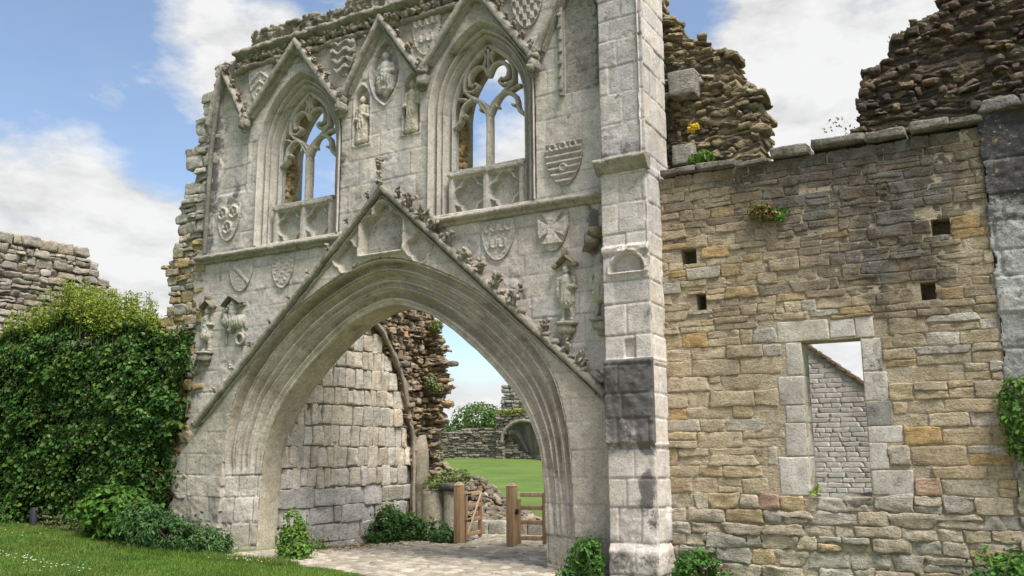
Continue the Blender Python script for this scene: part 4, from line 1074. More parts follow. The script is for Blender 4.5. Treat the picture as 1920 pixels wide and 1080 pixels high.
def wall_stain(P, C):
    n = fbm(P, 1.1, 4, 7); n2 = fbm(P, 4, 3, 17); x, z = P[:, 0], P[:, 2]
    st_ = np.exp(-((x - 7.66 + .06 * np.sin(z * 2)) / .17) ** 2) * sst(2.9, 3.4, z + .4 * n) * .95 + np.exp(-((x - 8.12 + .06 * np.sin(z * 3)) / .16) ** 2) * sst(3.0, 3.7, z + .4 * n) * .7
    st_ += .75 * np.exp(-((x - 7.0 + .1 * np.sin(z * 2)) / .35) ** 2) * sst(3.8, 4.9, z + .5 * n) + .8 * np.exp(-((x - 6.28) / .12) ** 2) * sst(4.0, 4.4, z) * sst(-.3, .2, n) + .75 * sst(4.2, 5.1, z + .5 * n) * sst(5.2, 5.8, x) + .55 * sst(3.2, 4.0, z + .6 * n) * sst(6.2, 6.9, x + .3 * n) * sst(8.75, 8.3, x) + .4 * sst(3.6, 4.4, z + .8 * n) * sst(5.4, 6.2, x)
    st_ = np.clip(st_ * (.75 + .6 * n2), 0, 1)[:, None]; C[:, :3] = C[:, :3] * (1 - .88 * st_) + np.array([.075, .060, .046]) * .88 * st_
    C[:, 3] += .35 * st_[:, 0]; C[:, :3] *= (1 + .22 * n2)[:, None]; return C
k0 = np.array([r[3] < 1.14 for r in rr]); rhi = [r for r, q_ in zip(rr, k0) if not q_]; rlo = [r for r, q_ in zip(rr, k0) if q_]
mb = MB(); wall_stones(mb, rlo, RY - .035, .24, cl[k0], 48, jit=.010, amp=.016, tpl=T8, p=13, freq=8, detail=1, tilt=.02, post=wall_stain)
wall_stones(mb, rhi, RY - .02, .24, cl[~k0], 46, jit=.007, amp=.0095, tpl=T8, p=22, freq=9, tilt=.010, detail=1.0, post=wall_stain, wedge=.5)
mb.build('masonry', M_RUB, rw)
# core behind, a grid of blocks with the openings left out
xsx = sorted({4.8, 8.92, *[v for h in [WH] + put for v in h[:2]]}); zsz = sorted({-.3, 5.42, *[v for h in [WH] + put for v in h[2:]]})
def hole_at(x, z, deep): return any(h[0] < x < h[1] and h[2] < z < h[3] for h in ([WH] + (put if not deep else [])))
def cell_wall(mb, xsx, zsz, y0, y1, solid, col):
    nx, nz_ = len(xsx) - 1, len(zsz) - 1
    ok = lambda i, j: 0 <= i < nx and 0 <= j < nz_ and solid((xsx[i] + xsx[i + 1]) / 2, (zsz[j] + zsz[j + 1]) / 2)
    for i in range(nx):
        for j in range(nz_):
            if not ok(i, j): continue
            a, b, c, d = xsx[i], xsx[i + 1], zsz[j], zsz[j + 1]
            mb.add([(a, y0, c), (b, y0, c), (b, y0, d), (a, y0, d)], [(0, 1, 2, 3)], col=col); mb.add([(a, y1, c), (b, y1, c), (b, y1, d), (a, y1, d)], [(3, 2, 1, 0)], col=col)
            for di, dj, q in ((-1, 0, [(a, y0, c), (a, y0, d), (a, y1, d), (a, y1, c)]), (1, 0, [(b, y0, c), (b, y1, c), (b, y1, d), (b, y0, d)]), (0, -1, [(a, y0, c), (a, y1, c), (b, y1, c), (b, y0, c)]), (0, 1, [(a, y0, d), (b, y0, d), (b, y1, d), (a, y1, d)])):
                if not ok(i + di, j + dj): mb.add(q, [(0, 1, 2, 3)], col=col)
mb = MB(); cell_wall(mb, xsx, zsz, RY - .006, RY + .31, lambda x, z: not hole_at(x, z, False), (.42, .35, .245, .05)); cell_wall(mb, xsx, zsz, RY + .312, RY + .37, lambda x, z: not hole_at(x, z, True), (.30, .26, .19, .1))
mb.build('wall_core', M_RUB, rw, smooth=False)
sur = bpy.data.objects.new('window_surround', None); COL.objects.link(sur); sur.parent = rw; tag(sur, 'pale dressed stone jambs and lintel of the square opening')
dc = pick(rg, [(3, (.50, .465, .40), .05), (2, (.46, .425, .36), .15)], len(dress), .05); dc[10, :3] = (.27, .26, .23); dc[10, 3] = .5; dc[0, :3] = (.43, .40, .32); dc[8:10, 3] = .35
for i, d in enumerate(dress):
    mb = MB(); wall_stones(mb, [(d[0] + .004, d[1] - .004, d[2] + .004, d[3] - .004)], RY - .012, .375, dc[i:i + 1], 60 + i, jit=.002, amp=.005, tpl=T8, p=60, tilt=.003, wedge=.15)
    mb.build('lintel' if i < 3 else 'jamb_stone', M_ASH, sur)
mb = MB(); wall_stones(mb, [(6.64, 7.0, .94, 1.055), (7.0, 7.42, .97, 1.10)], RY - .02, .37, [(.40, .385, .34, .2), (.33, .30, .23, .2)], 80, tilt=.05, amp=.02, tpl=T6); mb.build('sill', M_RUB, sur)
# coping stones
rg = np.random.default_rng(50); x = 4.88; k = 0
for (xa, xb, z, t) in ((4.88, 5.42, 5.50, .10), (5.42, 5.95, 5.49, .11), (5.97, 6.40, 5.44, .07), (6.43, 6.91, 5.52, .17), (6.95, 7.62, 5.55, .12), (7.63, 8.10, 5.53, .13), (8.16, 8.60, 5.55, .14), (8.60, 8.96, 5.53, .10)):
    mb = MB(); stones(mb, [[(xa + xb) / 2, RY + .18, z]], [[(xb - xa) / 2 - .004, .30, t * .40]], pick(rg, [(1, (.30, .275, .23), .4)], 1), 90 + k, p=22, amp=.012, tpl=T8, tilt=.012, freq=10, wedge=.4); k += 1
    mb.build('coping_stone', M_DARK, rw)

# dark lichened pier at the right end
pier = thing('lichened_pier', 'dark lichen-crusted squared pier at the right end of the rubble wall', 'pier')
def prh(x, z):
    P = np.stack([x, np.full_like(x, 5.), z], -1); r1, r2, d = ashlar(x, z, 88, .5, .9)
    return .02 * (r1 - .5) - .02 * sst(.024, .004, d) + .02 * fbm(P, 4, 4, 6) + .010 * vnoise(P, 17, 2) + sst(2.4, 1.6, z) * .05 * fbm(P, 4, 3, 3)
def prc(x, z):
    P = np.stack([x, np.full_like(x, 5.), z], -1); r1, r2, d = ashlar(x, z, 88, .5, .9); n = fbm(P, 1.6, 4, 8)
    c = np.array([.36, .36, .33])[None] * (1 + .25 * (r1 - .5) + .2 * n)[:, None]; t = sst(4.2, 4.7, z + .4 * n)[:, None] * .6; c = c * (1 - t) + np.array([.12, .10, .10]) * t
    t = sst(2.0, 1.2, z + .3 * n)[:, None] * .7; c = c * (1 - t) + np.array([.38, .33, .22]) * t
    a = .2 + .55 * sst(3.9, 4.6, z + .3 * n) + .4 * sst(9.2, 9.4, x + .12 * n) * sst(2, 3, z)
    return np.hstack([c, a[:, None]])
mb = MB(); relief(mb, 8.90, 10.4, -.3, 5.62, .018, lambda x, z: x > 8.90 + .02 * np.sin(z * 7) + .02 * np.sin(z * 17), prh, prc, xf=lambda V: V + [0, RY - .05, 0], depth=.4)
mb.build('facing', M_LICH, pier)
mb = MB(); bevel_box(mb, (8.96, RY, -.3), (10.38, RY + .55, 5.56), .02, (.25, .24, .22, .5)); mb.build('core', M_LICH, pier)
rg = np.random.default_rng(51); xx_ = np.arange(8.95, 10.4, .42); n_ = len(xx_)
mb = MB(); stones(mb, np.stack([xx_ + .2, np.full(n_, RY + .2), np.full(n_, 5.66)], -1), np.tile([.208, .34, .07], (n_, 1)), pick(rg, [(1, (.33, .315, .285), .4)], n_), 52, p=20, amp=.02, tpl=T6, tilt=.02); mb.build('coping', M_DARK, pier)

def rubble_face(mb, poly, y, seed, hr, lr, pal, depth=.3, step=.016, rough=1.0, xf=None):
    poly = np.array(poly, float); rgb = random.Random(seed); x0, z0 = poly.min(0); x1, z1 = poly.max(0)
    cb = [z0 - .3]
    while cb[-1] < z1 + .4: cb.append(cb[-1] + rgb.uniform(*hr))
    cb = np.array(cb); pc = np.array([p[1] for p in pal]); pw = np.cumsum([p[0] for p in pal]) / sum(p[0] for p in pal); pa = np.array([p[2] for p in pal])
    def warp(x, z):
        P = np.stack([x, np.full_like(x, seed), z], -1)
        return P, x + .10 * fbm(P, 3.5, 3, seed), z + .16 * fbm(P, 1.6, 3, seed + 1) + .05 * vnoise(P, 5, seed + 2)
    def cells(x, z):
        P, xw, zw = warp(x, z); return P, ashlar(xw, zw, seed, lr[0], lr[1], cb)
    def mask(x, z):
        P = np.stack([x, np.full_like(x, seed), z], -1); x = x + .05 * fbm(P, 6, 3, seed + 5); z = z + .05 * fbm(P, 6, 3, seed + 6)
        c = np.zeros(len(x), bool); j = len(poly) - 1
        for i in range(len(poly)):
            (xi, zi), (xj, zj) = poly[i], poly[j]
            if zi != zj: c ^= ((zi > z) != (zj > z)) & (x < (xj - xi) * (z - zi) / (zj - zi) + xi)
            j = i
        return c
    def hf(x, z):
        P, (r1, r2, d) = cells(x, z)
        return rough * (.15 * (r1 - .5) + .055 * sst(.0, .04, d) + .07 * fbm(P, 6, 4, seed + 7) + .03 * fbm(P, 16, 3, seed + 8) + .12 * fbm(P, .9, 3, seed + 9))
    def cf(x, z):
        P, (r1, r2, d) = cells(x, z); k = np.minimum(np.searchsorted(pw, r2), len(pc) - 1); c = pc[k] * (1 + .3 * (r1 - .5))[:, None]
        m = sst(.016, .004, d)[:, None] * .6; c = c * (1 - m) + pc[0] * .85 * m
        c = c * (1 + .35 * fbm(P, 4.5, 4, seed + 12))[:, None]; return np.hstack([c, (pa[k] + .2 * fbm(P, 1.2, 3, seed + 13))[:, None]])
    relief(mb, x0, x1, z0, z1, step, mask, hf, cf, xf=xf or (lambda V: V + [0, y, 0]), depth=depth)

# ------------------------------------------------------------------ ruined masses behind
def ruin(name, label, poly, y, depth, hr, lr, pal, seed, mat, y_slope=0, side=None, jit=.035, core_col=None, shrink=.12, cat='ruin', skew=.25):
    core_col = core_col or (*(np.array(pal[0][1]) * .95), .25)
    t = thing(name, label, cat); ip = in_poly(poly); P = np.array(poly); rg = np.random.default_rng(seed)
    x0, x1, z0, z1 = P[:, 0].min(), P[:, 0].max(), P[:, 1].min(), P[:, 1].max()
    mb = MB(); rubble_face(mb, poly, y + .06, seed, (hr[0], hr[1] * .85), lr, [(w_, tuple(.88 * v_ for v_ in c_), a_) for w_, c_, a_ in pal], rough=.45)
    nl = max(2, int(depth / .45))
    for l in range(nl):
        ipl = (lambda u, v, o=l * depth / nl * skew: ip(u + o, v))
        rr = courses(x0 - .6, x1 + .1, z0, z1, hr, lr, seed + l, inside=ipl, wob=.07, gap=.012 if l == 0 else .004)
        if l == 0: rr = [(a - rs.uniform(0, .03), b + rs.uniform(-.02, .03), c + rs.uniform(-.025, .01), d + rs.uniform(-.01, .03)) for a, b, c, d in rr for rs in [random.Random(int(a * 977 + c * 1313))] if rs.random() < .9]
        if l > 0:   # loose stones only near the outline
            rr = [r for r in rr if not all(ip((r[0] + r[1]) / 2 + dx, (r[2] + r[3]) / 2 + dz) for dx, dz in ((.3, 0), (-.3, 0), (0, .22), (.2, .18), (-.2, .18)))]
        if not rr: continue
        cl = pick(rg, pal, len(rr), .15)
        wall_stones(mb, rr, y + l * depth / nl, depth / nl * 1.1, cl, seed + l, jit=jit * (1.3 if l == 0 else 1), amp=.02, tilt=.14, p=5.5 if l == 0 else 9, tpl=T8 if l == 0 else T4, freq=11, detail=1.0)
    mb.build('masonry', mat, t)
    c = P.mean(0); Q = [(float(p[0] + (c[0] - p[0]) * shrink), float(p[1] + (c[1] - p[1]) * shrink * .6)) for p in P]
    mb = MB(); extrude_poly(mb, Q, [], y + .2, y + depth - .05, core_col); V = np.concatenate(mb.V); V[:, 0] -= (V[:, 1] - y) * skew; mb.V = [V]; mb.build('core', mat, t, smooth=False)
    return t
palA = [(4, (.37, .285, .175), .2), (3, (.29, .225, .15), .35), (3, (.43, .34, .20), .1), (1, (.44, .385, .29), .2), (1, (.20, .165, .125), .5)]
palB = [(4, (.19, .14, .105), .4), (3, (.145, .11, .088), .45), (2, (.25, .185, .125), .3), (1, (.31, .23, .145), .2)]
ruin('ruined_tower', 'broken brown rubble tower rising behind the buttress with a yellow flowering tuft', [(4.3, 3.5), (4.3, 9.9), (4.45, 8.9), (4.62, 8.5), (4.78, 8.28), (4.95, 8.0), (5.1, 7.92), (5.32, 7.66), (5.70, 7.60), (5.76, 7.3), (5.72, 7.2), (5.84, 6.95), (6.05, 6.88), (6.10, 6.5), (6.07, 5.9), (6.12, 3.5)], 1.0, 1.5, (.05, .125), (.08, .27), palA, 61, M_DARK)
ruin('ruined_wall', 'tall dark rubble wall stub behind the coping at the upper right', [(7.28, 4.0), (7.30, 6.2), (7.34, 6.62), (7.30, 6.85), (7.42, 7.2), (7.76, 7.28), (7.80, 7.56), (8.02, 7.62), (8.14, 7.82), (8.52, 7.90), (8.70, 8.2), (9.2, 8.5), (10.6, 8.6), (10.6, 4.0)], 2.0, 1.6, (.045, .12), (.08, .30), palB, 66, M_DARK, jit=.045, skew=.10)
for k, (c_, h_) in enumerate((((5.02, .95, 7.08), (.20, .25, .19)), ((4.98, .95, 5.98), (.16, .2, .15)))):
    mb = MB(); stones(mb, [c_], [h_], [(.36, .34, .285, .25)], 68 + k, p=26, tpl=T8, amp=.008, tilt=.01, wedge=.3)
    mb.build('tusking_stone', M_DARK, bpy.data.objects['ruined_tower'])

# left boundary wall running back, beyond the hedge
lw = thing('boundary_wall', 'grey weathered rubble wall with a broken stepped end beyond the hedge', 'wall')
LP = [(-9, -.5), (-9, 6.78), (2.3, 6.75), (2.42, 6.4), (2.5, 6.1), (2.75, 6.0), (3.0, 5.72), (3.3, 5.68), (3.38, 5.2), (3.3, 4.6), (3.6, 3.5), (3.6, -.5)]
ip = in_poly(LP); rg = np.random.default_rng(70); mb = MB()
for l in range(2):
    rr = courses(-9, 3.8, -.3, 6.48, (.10, .20), (.18, .48), 71 + l, inside=ip) + courses(-9, 3.8, 6.49, 6.76, (.26, .27), (.3, .52), 73 + l, inside=lambda u, v: u < 2.35)
    if l: rr = [r for r in rr if not ip((r[0] + r[1]) / 2 + .3, (r[2] + r[3]) / 2 + .2)]
    wall_stones(mb, rr, -11 - l * .35, .36, pick(rg, [(4, (.42, .37, .305), .25), (3, (.36, .305, .25), .4), (2, (.44, .365, .27), .2), (1, (.30, .25, .21), .5)], len(rr), .12), 74 + l, axis='x', amp=.024, tilt=.05, jit=.025, p=9, tpl=T6, detail=.8)
mb.build('masonry', M_RUB, lw)
mb = MB(); extrude_poly(mb, [(min(a, 3.1), min(b, 6.5)) for a, b in LP], [], 0, .6, (.2, .18, .15, .4))
V = np.concatenate(mb.V); mb.V = [np.stack([-11.08 - V[:, 1], V[:, 0], V[:, 2]], -1)]; mb.build('core', M_RUB, lw, smooth=False)

# ------------------------------------------------------------------ gate passage: side wall with its blind vault arch
pw = thing('passage_wall', 'pale block-built side wall of the gate passage under a blind pointed rib', 'wall')
PXW = -2.72
RIB = [(4.50, -.3), (4.50, 1.66), (4.38, 2.2), (4.25, 2.68), (4.0, 3.35), (3.62, 3.86), (3.2, 4.28), (2.95, 4.42), (2.3, 4.75), (1.2, 5.0)]
RBC = np.array(RIB)
def in_lun(u, v): return u < np.interp(v, RBC[:, 1], RBC[:, 0]) - .02
rr = courses(.74, 4.62, -.3, 1.02, (.26, .38), (.28, .70), 81, inside=in_lun, gap=.014) + courses(.74, 4.62, 1.02, 4.95, (.34, .42), (.15, .36), 83, inside=in_lun, gap=.018, wob=.012)
rg = np.random.default_rng(84); R = np.array(rr)
cl = pick(rg, [(4, (.70, .615, .495), .0), (3, (.68, .585, .455), .0), (2, (.64, .585, .495), .05)], len(rr), .05); lo = R[:, 2] < 1.0; cl[lo] = pick(rg, [(3, (.56, .525, .465), .12), (1, (.55, .49, .385), .15)], int(lo.sum()), .06)
mb = MB(); wall_stones(mb, rr, PXW + .02, .22, cl, 85, axis='x', jit=.012, amp=.012, tpl=T8, p=18, tilt=.02, freq=10, detail=1.0)
mb.build('masonry', M_RUB, pw)
mb = MB(); bevel_box(mb, (PXW - .7, .81, -.3), (PXW - .02, 4.6, 4.85), .02, (.25, .215, .17, .3)); mb.build('core', M_RUB, pw)
mb = MB(); pts = smooth_curve(np.array([(p[0], p[1]) for p in RIB[:-1]]), 60); pts = pts[:-1]
tube(mb, np.stack([np.full(len(pts), PXW + .06), pts[:, 0] + .06, pts[:, 1]], -1), .075, 8, (.32, .27, .20, .35), rough=.03)
tube(mb, np.stack([np.full(len(pts), PXW + .12), pts[:, 0] + .0, pts[:, 1]], -1), .04, 6, (.36, .31, .24, .25), rough=.02)
mb.build('rib', M_CARVE, pw)
mb = MB(); zt = np.linspace(-.2, 2.05, 16); tube(mb, np.stack([PXW + .16 + .02 * np.sin(zt * 3), 4.72 + .02 * np.cos(zt * 2), zt], -1), np.array([.17, .165, .16, .16, .16, .155, .155, .155, .16, .165, .17, .18, .19, .19, .165, .09]), 12, (.33, .285, .21, .35), rough=.05)
mb.build('shaft', M_CARVE, pw)

# broken vault springing behind it: rubble along the side wall and the torn end of a cross wall
vs = thing('vault_stub', 'ragged overhanging rubble stub of the fallen vault seen through the arch', 'ruin')
rg = np.random.default_rng(90); palV = [(4, (.35, .275, .185), .2), (3, (.29, .22, .145), .3), (2, (.40, .335, .24), .1), (1.2, (.37, .255, .145), .05), (1, (.21, .165, .12), .4)]
rr = courses(2.2, 5.2, 1.4, 5.0, (.06, .14), (.10, .30), 91, inside=lambda u, v: (not in_lun(u, v)) and v < 4.95 and v > 1.2)
mb = MB(); wall_stones(mb, rr, PXW + .12, .4, pick(rg, palV, len(rr), .14), 92, axis='x', jit=.05, amp=.024, tilt=.07, p=13, tpl=T6, freq=11, detail=1)
STUB = np.array([(.95, -2.30), (1.2, -2.22), (1.54, -2.22), (2.0, -2.12), (2.3, -2.15), (2.69, -1.95), (3.0, -1.98), (3.2, -1.92), (3.42, -2.0), (3.6, -1.98), (4.1, -2.12), (4.4, -2.22), (4.62, -2.3), (4.95, -2.75)])
SW = lambda z: np.interp(z, STUB[:, 0], STUB[:, 1])
for l in range(4):
    yy = 4.85 + l * .16; sh_ = .20 + l * .15
    rr = courses(-2.95, -1.7, .95, 4.95, (.045, .12), (.10, .32), 94 + l, inside=lambda u, v: u < SW(v) - sh_ + .10 * math.sin(v * 21 + l) + .06 * math.sin(v * 47), wob=.03, gap=.004)
    if l: rr = [r for r in rr if (r[0] + r[1]) / 2 > SW((r[2] + r[3]) / 2) - .62 or r[2] > 4.4]
    wall_stones(mb, rr, yy, .24, pick(rg, palV, len(rr), .16), 98 + l, jit=.05, amp=.024, tilt=.07, p=13, tpl=T6, freq=11, detail=1)
# long bonding stones sticking out
stones(mb, [[-2.05, 4.95, 3.60], [-2.12, 4.98, 3.24], [-2.3, 4.95, 4.12], [-2.2, 4.98, 2.35]], [[.22, .12, .055], [.18, .12, .045], [.16, .1, .05], [.16, .12, .05]], pick(rg, palV, 4), 105, p=5, amp=.02, tilt=.06, tpl=T6)
mb.build('masonry', M_RUB, vs)
zc = np.linspace(.9, 4.85, 30)
mb = MB(); extrude_poly(mb, [(-3.3, .9)] + [(float(SW(z)) - .52, float(z)) for z in zc] + [(-3.3, 4.8)], [], 4.95, 5.4, (.2, .165, .12, .3)); bevel_box(mb, (PXW - .7, 4.62, -.3), (PXW - .12, 5.35, 4.8), .02, (.2, .165, .12, .3)); mb.build('core', M_RUB, vs, smooth=False)

stump = thing('pier_stump', 'pale cut-off clustered pier stump with plants growing on its top', 'pier'); mb = MB()
tube(mb, [(-2.26, 4.80, -.3), (-2.26, 4.80, .80), (-2.26, 4.80, .86), (-2.26, 4.80, .9)], [.27, .265, .255, .2], 14, (.40, .355, .26, .15), rough=.02); mb.build('drum', M_CARVE, stump)
stump2 = thing('pier_stump', 'round pier stump with a dark flat cap beside the left gatepost', 'pier'); mb = MB()
tube(mb, [(-1.80, 4.78, -.3), (-1.80, 4.78, .88)], [.185, .18], 14, (.39, .35, .27, .15), rough=.015); mb.build('drum', M_CARVE, stump2)
mb = MB(); stones(mb, [[-1.80, 4.78, .95]], [[.23, .22, .085]], [(.20, .195, .19, .7)], 106, p=6, tpl=T6); mb.build('cap', M_DARK, stump2)

# rubble heap of the fallen wall, low kerb wall
hp = thing('rubble_heap', 'sloping heap of brown fallen rubble beyond the open gate', 'rubble heap'); rg = np.random.default_rng(110)
n_ = 2200; u = rg.random(n_); v = rg.random(n_)
hx = -4.4 + 3.6 * u; hy = 6.3 + 1.9 * v
top = np.interp(hx, [-4.4, -3.4, -2.5, -1.85, -1.1, -.8], [1.75, 1.40, 1.12, .55, .12, -.05]) * np.clip(1 - np.abs(v - .55) * 1.05, .3, 1)
cl = pick(rg, [(4, (.24, .195, .14), .35), (3, (.18, .145, .11), .45), (2, (.31, .26, .18), .2)], n_, .15)
mb = MB(); stones(mb, np.stack([hx, hy, gz(hx, hy) + top * rg.uniform(.55, 1.0, n_) - .03], -1), rg.uniform(.035, .125, (n_, 3)) * [1.2, 1, .55], cl, 111, p=4.5, amp=.025, tilt=.45)
mb.build('fallen_stones', M_RUB, hp)
mb = MB(); gx = np.linspace(-4.5, -.8, 20); gy = np.linspace(6.2, 8.3, 12); X, Y = np.meshgrid(gx, gy, indexing='ij')
tp = np.interp(X, [-4.4, -3.4, -2.5, -1.85, -1.1, -.8], [1.75, 1.40, 1.12, .55, .12, -.05]) * np.clip(1 - np.abs((Y - 6.3) / 1.9 - .55) * 1.15, 0, 1) * .8
mb.surf(np.stack([X, Y, gz(X, Y) + tp - .08], -1), (.17, .14, .10, .3)); mb.build('earth_core', M_RUB, hp)
kb = thing('kerb_wall', 'low pale stone kerb wall crossing behind the wooden gates', 'low wall'); mb = MB(); rg = np.random.default_rng(115)
xk = np.arange(-2.3, 3.2, .46); yk = 6.0 + .12 * (xk + 2.0)
stones(mb, np.stack([xk, yk, np.full(len(xk), .02)], -1), np.tile([.235, .16, .17], (len(xk), 1)), pick(rg, [(2, (.42, .40, .34), .15), (1, (.38, .35, .28), .25)], len(xk)), 116, p=8, amp=.012, tpl=T6, tilt=.02)
mb.build('kerb_stones', M_RUB, kb)

# ------------------------------------------------------------------ wooden gates
WC = (.38, .235, .125, 0); WC2 = (.47, .33, .21, 0); WC3 = (.29, .17, .085, 0)
def post(x, y, label, w=.082):
    p = thing('gatepost', label, 'gatepost', 'square oak gateposts'); p.location = (x, y, 0)
    mb = MB(); bevel_box(mb, (-w, -w, -.3), (w, w, 1.02), .012, WC); mb.build('post', M_WOOD, p)
    mb = MB(); k = w + .004; mb.add([(-k, -k, 1.022), (k, -k, 1.022), (k, k, 1.022), (-k, k, 1.022), (-k * .35, -k * .35, 1.085), (k * .35, -k * .35, 1.085), (k * .35, k * .35, 1.085), (-k * .35, k * .35, 1.085)], [(0, 1, 5, 4), (1, 2, 6, 5), (2, 3, 7, 6), (3, 0, 4, 7), (4, 5, 6, 7)], col=WC2); mb.build('cap', M_WOOD, p, smooth=False)
    return p
p1 = post(-.94, 3.76, 'oak gatepost on the left, in front of the pier stump')
p2 = post(.31, 3.68, 'oak gatepost on the right with an iron latch, nearest the arch jamb')
mb = MB(); bevel_box(mb, (.10, -.03, .50), (.135, .03, .60), .006, (.02, .02, .02, 0)); mb.build('latch', M_DARK, p2)
def gate_leaf(name, label, x, y, ang, L, rails, brace, ht=.98, stub=False):
    g = thing(name, label, 'gate', 'open wooden gates'); g.location = (x, y, 0); g.rotation_euler = (0, 0, ang)
    for k, (u, h) in enumerate(((.03, ht - .12), (L - .03, ht))):
        mb = MB(); bevel_box(mb, (u - .035, -.035, -.05), (u + .035, .035, h), .006, WC3 if k else WC); mb.build('stile', M_WOOD, g)
    for z in rails:
        mb = MB(); bevel_box(mb, (.062, -.022, z - .04), (L - .062, .022, z + .04), .006, WC2 if z == rails[-1] else WC); mb.build('rail', M_WOOD, g)
    if brace:
        a = math.atan2(rails[-1] - rails[0], L - .1); M = Matrix.Translation((.05, -.035, rails[0])) @ Matrix.Rotation(-a, 4, 'Y')
        mb = MB(); bevel_box(mb, (0, -.012, -.03), (math.hypot(L - .1, rails[-1] - rails[0]), .012, .03), .004, WC2, M); mb.build('brace', M_WOOD, g)
    return g
gate_leaf('field_gate', 'short barred oak leaf to the right of the latch post', .375, 3.78, rad(14), .56, (.06, .35, .62, .86), False, .90)
gl_ = gate_leaf('field_gate', 'braced oak gate swung open away from the left post', -.88, 3.88, rad(104), .98, (.05, .33, .60, .84), True)

# ------------------------------------------------------------------ distance: garth wall, bay with vault ribs, trees
fw = thing('garth_wall', 'long low grey-brown rubble wall across the far side of the lawn', 'wall'); rg = np.random.default_rng(120); mb = MB()
rr = courses(-46, -22.3, 1.0, 3.55, (.14, .26), (.25, .8), 121, inside=lambda u, v: v < 3.45 + .12 * math.sin(u * 1.1) + .06 * math.sin(u * 3.3) and (u < -25 or v < 3.4 - (u + 25) * .75))
wall_stones(mb, rr, 45, .5, pick(rg, [(4, (.27, .235, .18), .3), (3, (.22, .19, .15), .4), (2, (.33, .29, .22), .2)], len(rr), .12), 122, jit=.05, amp=.03)
mb.build('masonry', M_RUB, fw); mb = MB(); extrude_poly(mb, [(-46, .8), (-23.2, .8), (-25.2, 3.2), (-46, 3.3)], [], 45.15, 45.6, (.17, .15, .12, .3)); mb.build('core', M_RUB, fw, smooth=False)
by = thing('ruined_bay', 'distant ruined wall bay with dark vault ribs under a mossy ledge', 'ruin'); Y0 = 44.6
mb = MB(); rr = courses(-24.9, -18, .6, 4.5, (.16, .28), (.3, .8), 125, holes=[(-24.3, -20.9, .6, 2.9)], inside=lambda u, v: math.hypot((u + 22.6) / 1.75, max(v - 2.5, 0) / 1.45) > 1)
wall_stones(mb, rr, Y0, .5, pick(rg, [(3, (.25, .22, .17), .35), (2, (.31, .27, .2), .2)], len(rr), .12), 126, jit=.05, amp=.03)
rr = courses(-24.8, -20.8, 4.7, 7.0, (.2, .35), (.4, .9), 127, inside=lambda u, v: u > -24.8 + max(0, v - 5.6) * .35 and u < -21.4 + .2 * math.sin(v * 9)); wall_stones(mb, rr, Y0 + .5, .7, pick(rg, [(3, (.36, .345, .30), .3), (2, (.29, .26, .2), .4)], len(rr), .1), 128, jit=.05, amp=.03)
mb.build('masonry', M_RUB, by)
mb = MB(); bevel_box(mb, (-24.6, Y0 + 1.3, .4), (-17.8, Y0 + 1.8, 4.4), .05, (.36, .35, .31, .2)); bevel_box(mb, (-24.4, Y0 + .75, 4.6), (-21.4, Y0 + 1.1, 6.6), .05, (.33, .31, .27, .3)); mb.build('back_wall', M_RUB, by)
for k, (xa, za) in enumerate(((-24.0, 3.2), (-22.6, 3.9), (-21.2, 3.2))):
    mb = MB(); t = np.linspace(0, 1, 12)[:, None]; a = np.array([-22.6 + (xa + 22.6) * .25, Y0 + 1.2, 1.8]); b = np.array([xa, Y0 + .2, za]); q = a * (1 - t) + b * t; q[:, 2] += .6 * np.sin(t[:, 0] * np.pi) ** 1; tube(mb, q, np.linspace(.14, .24, 12), 8, (.27, .24, .18, .3), rough=.03); mb.build('vault_rib', M_CARVE, by)
mb = MB(); t = np.linspace(0, np.pi, 24); tube(mb, np.stack([-22.6 + 1.8 * np.cos(t), np.full(24, Y0 - .03), 2.5 + 1.5 * np.sin(t)], -1), .13, 8, (.30, .27, .2, .3), rough=.03); mb.build('arch_ring', M_CARVE, by)

# ------------------------------------------------------------------ leaves
def leaves(mb, Pn, Nn, size, cols, seed, asp=.62, curl=.25, droop=.3):
    """one folded leaf of six vertices per point"""
    rg = np.random.default_rng(seed); n = len(Pn)
    Nn = Nn + rg.normal(0, .55, (n, 3)); Nn /= np.linalg.norm(Nn, axis=1)[:, None] + 1e-9
    T = rg.normal(0, 1, (n, 3)); T[:, 2] -= droop; T -= Nn * (T * Nn).sum(1)[:, None]; T /= np.linalg.norm(T, axis=1)[:, None] + 1e-9
    B = np.cross(Nn, T); s = (size * rg.uniform(.5, 1.4, n))[:, None]; w = s * asp * .5
    base = Pn - T * s * .5; tip = Pn + T * s * .5 - Nn * s * curl * .5
    L1 = Pn - T * s * .12 + B * w + Nn * s * .10; R1 = Pn - T * s * .12 - B * w + Nn * s * .10; L2 = Pn + T * s * .22 + B * w * .7 + Nn * s * .03; R2 = Pn + T * s * .22 - B * w * .7 + Nn * s * .03
    V = np.stack([base, L1, L2, tip, R2, R1], 1).reshape(-1, 3)
    i = (np.arange(n) * 6)[:, None]; Q = np.concatenate([i + [0, 1, 2, 3], i + [0, 3, 4, 5]])
    C = np.repeat(np.asarray(cols), 6, 0)
    mb.add(V, Q, col=C)
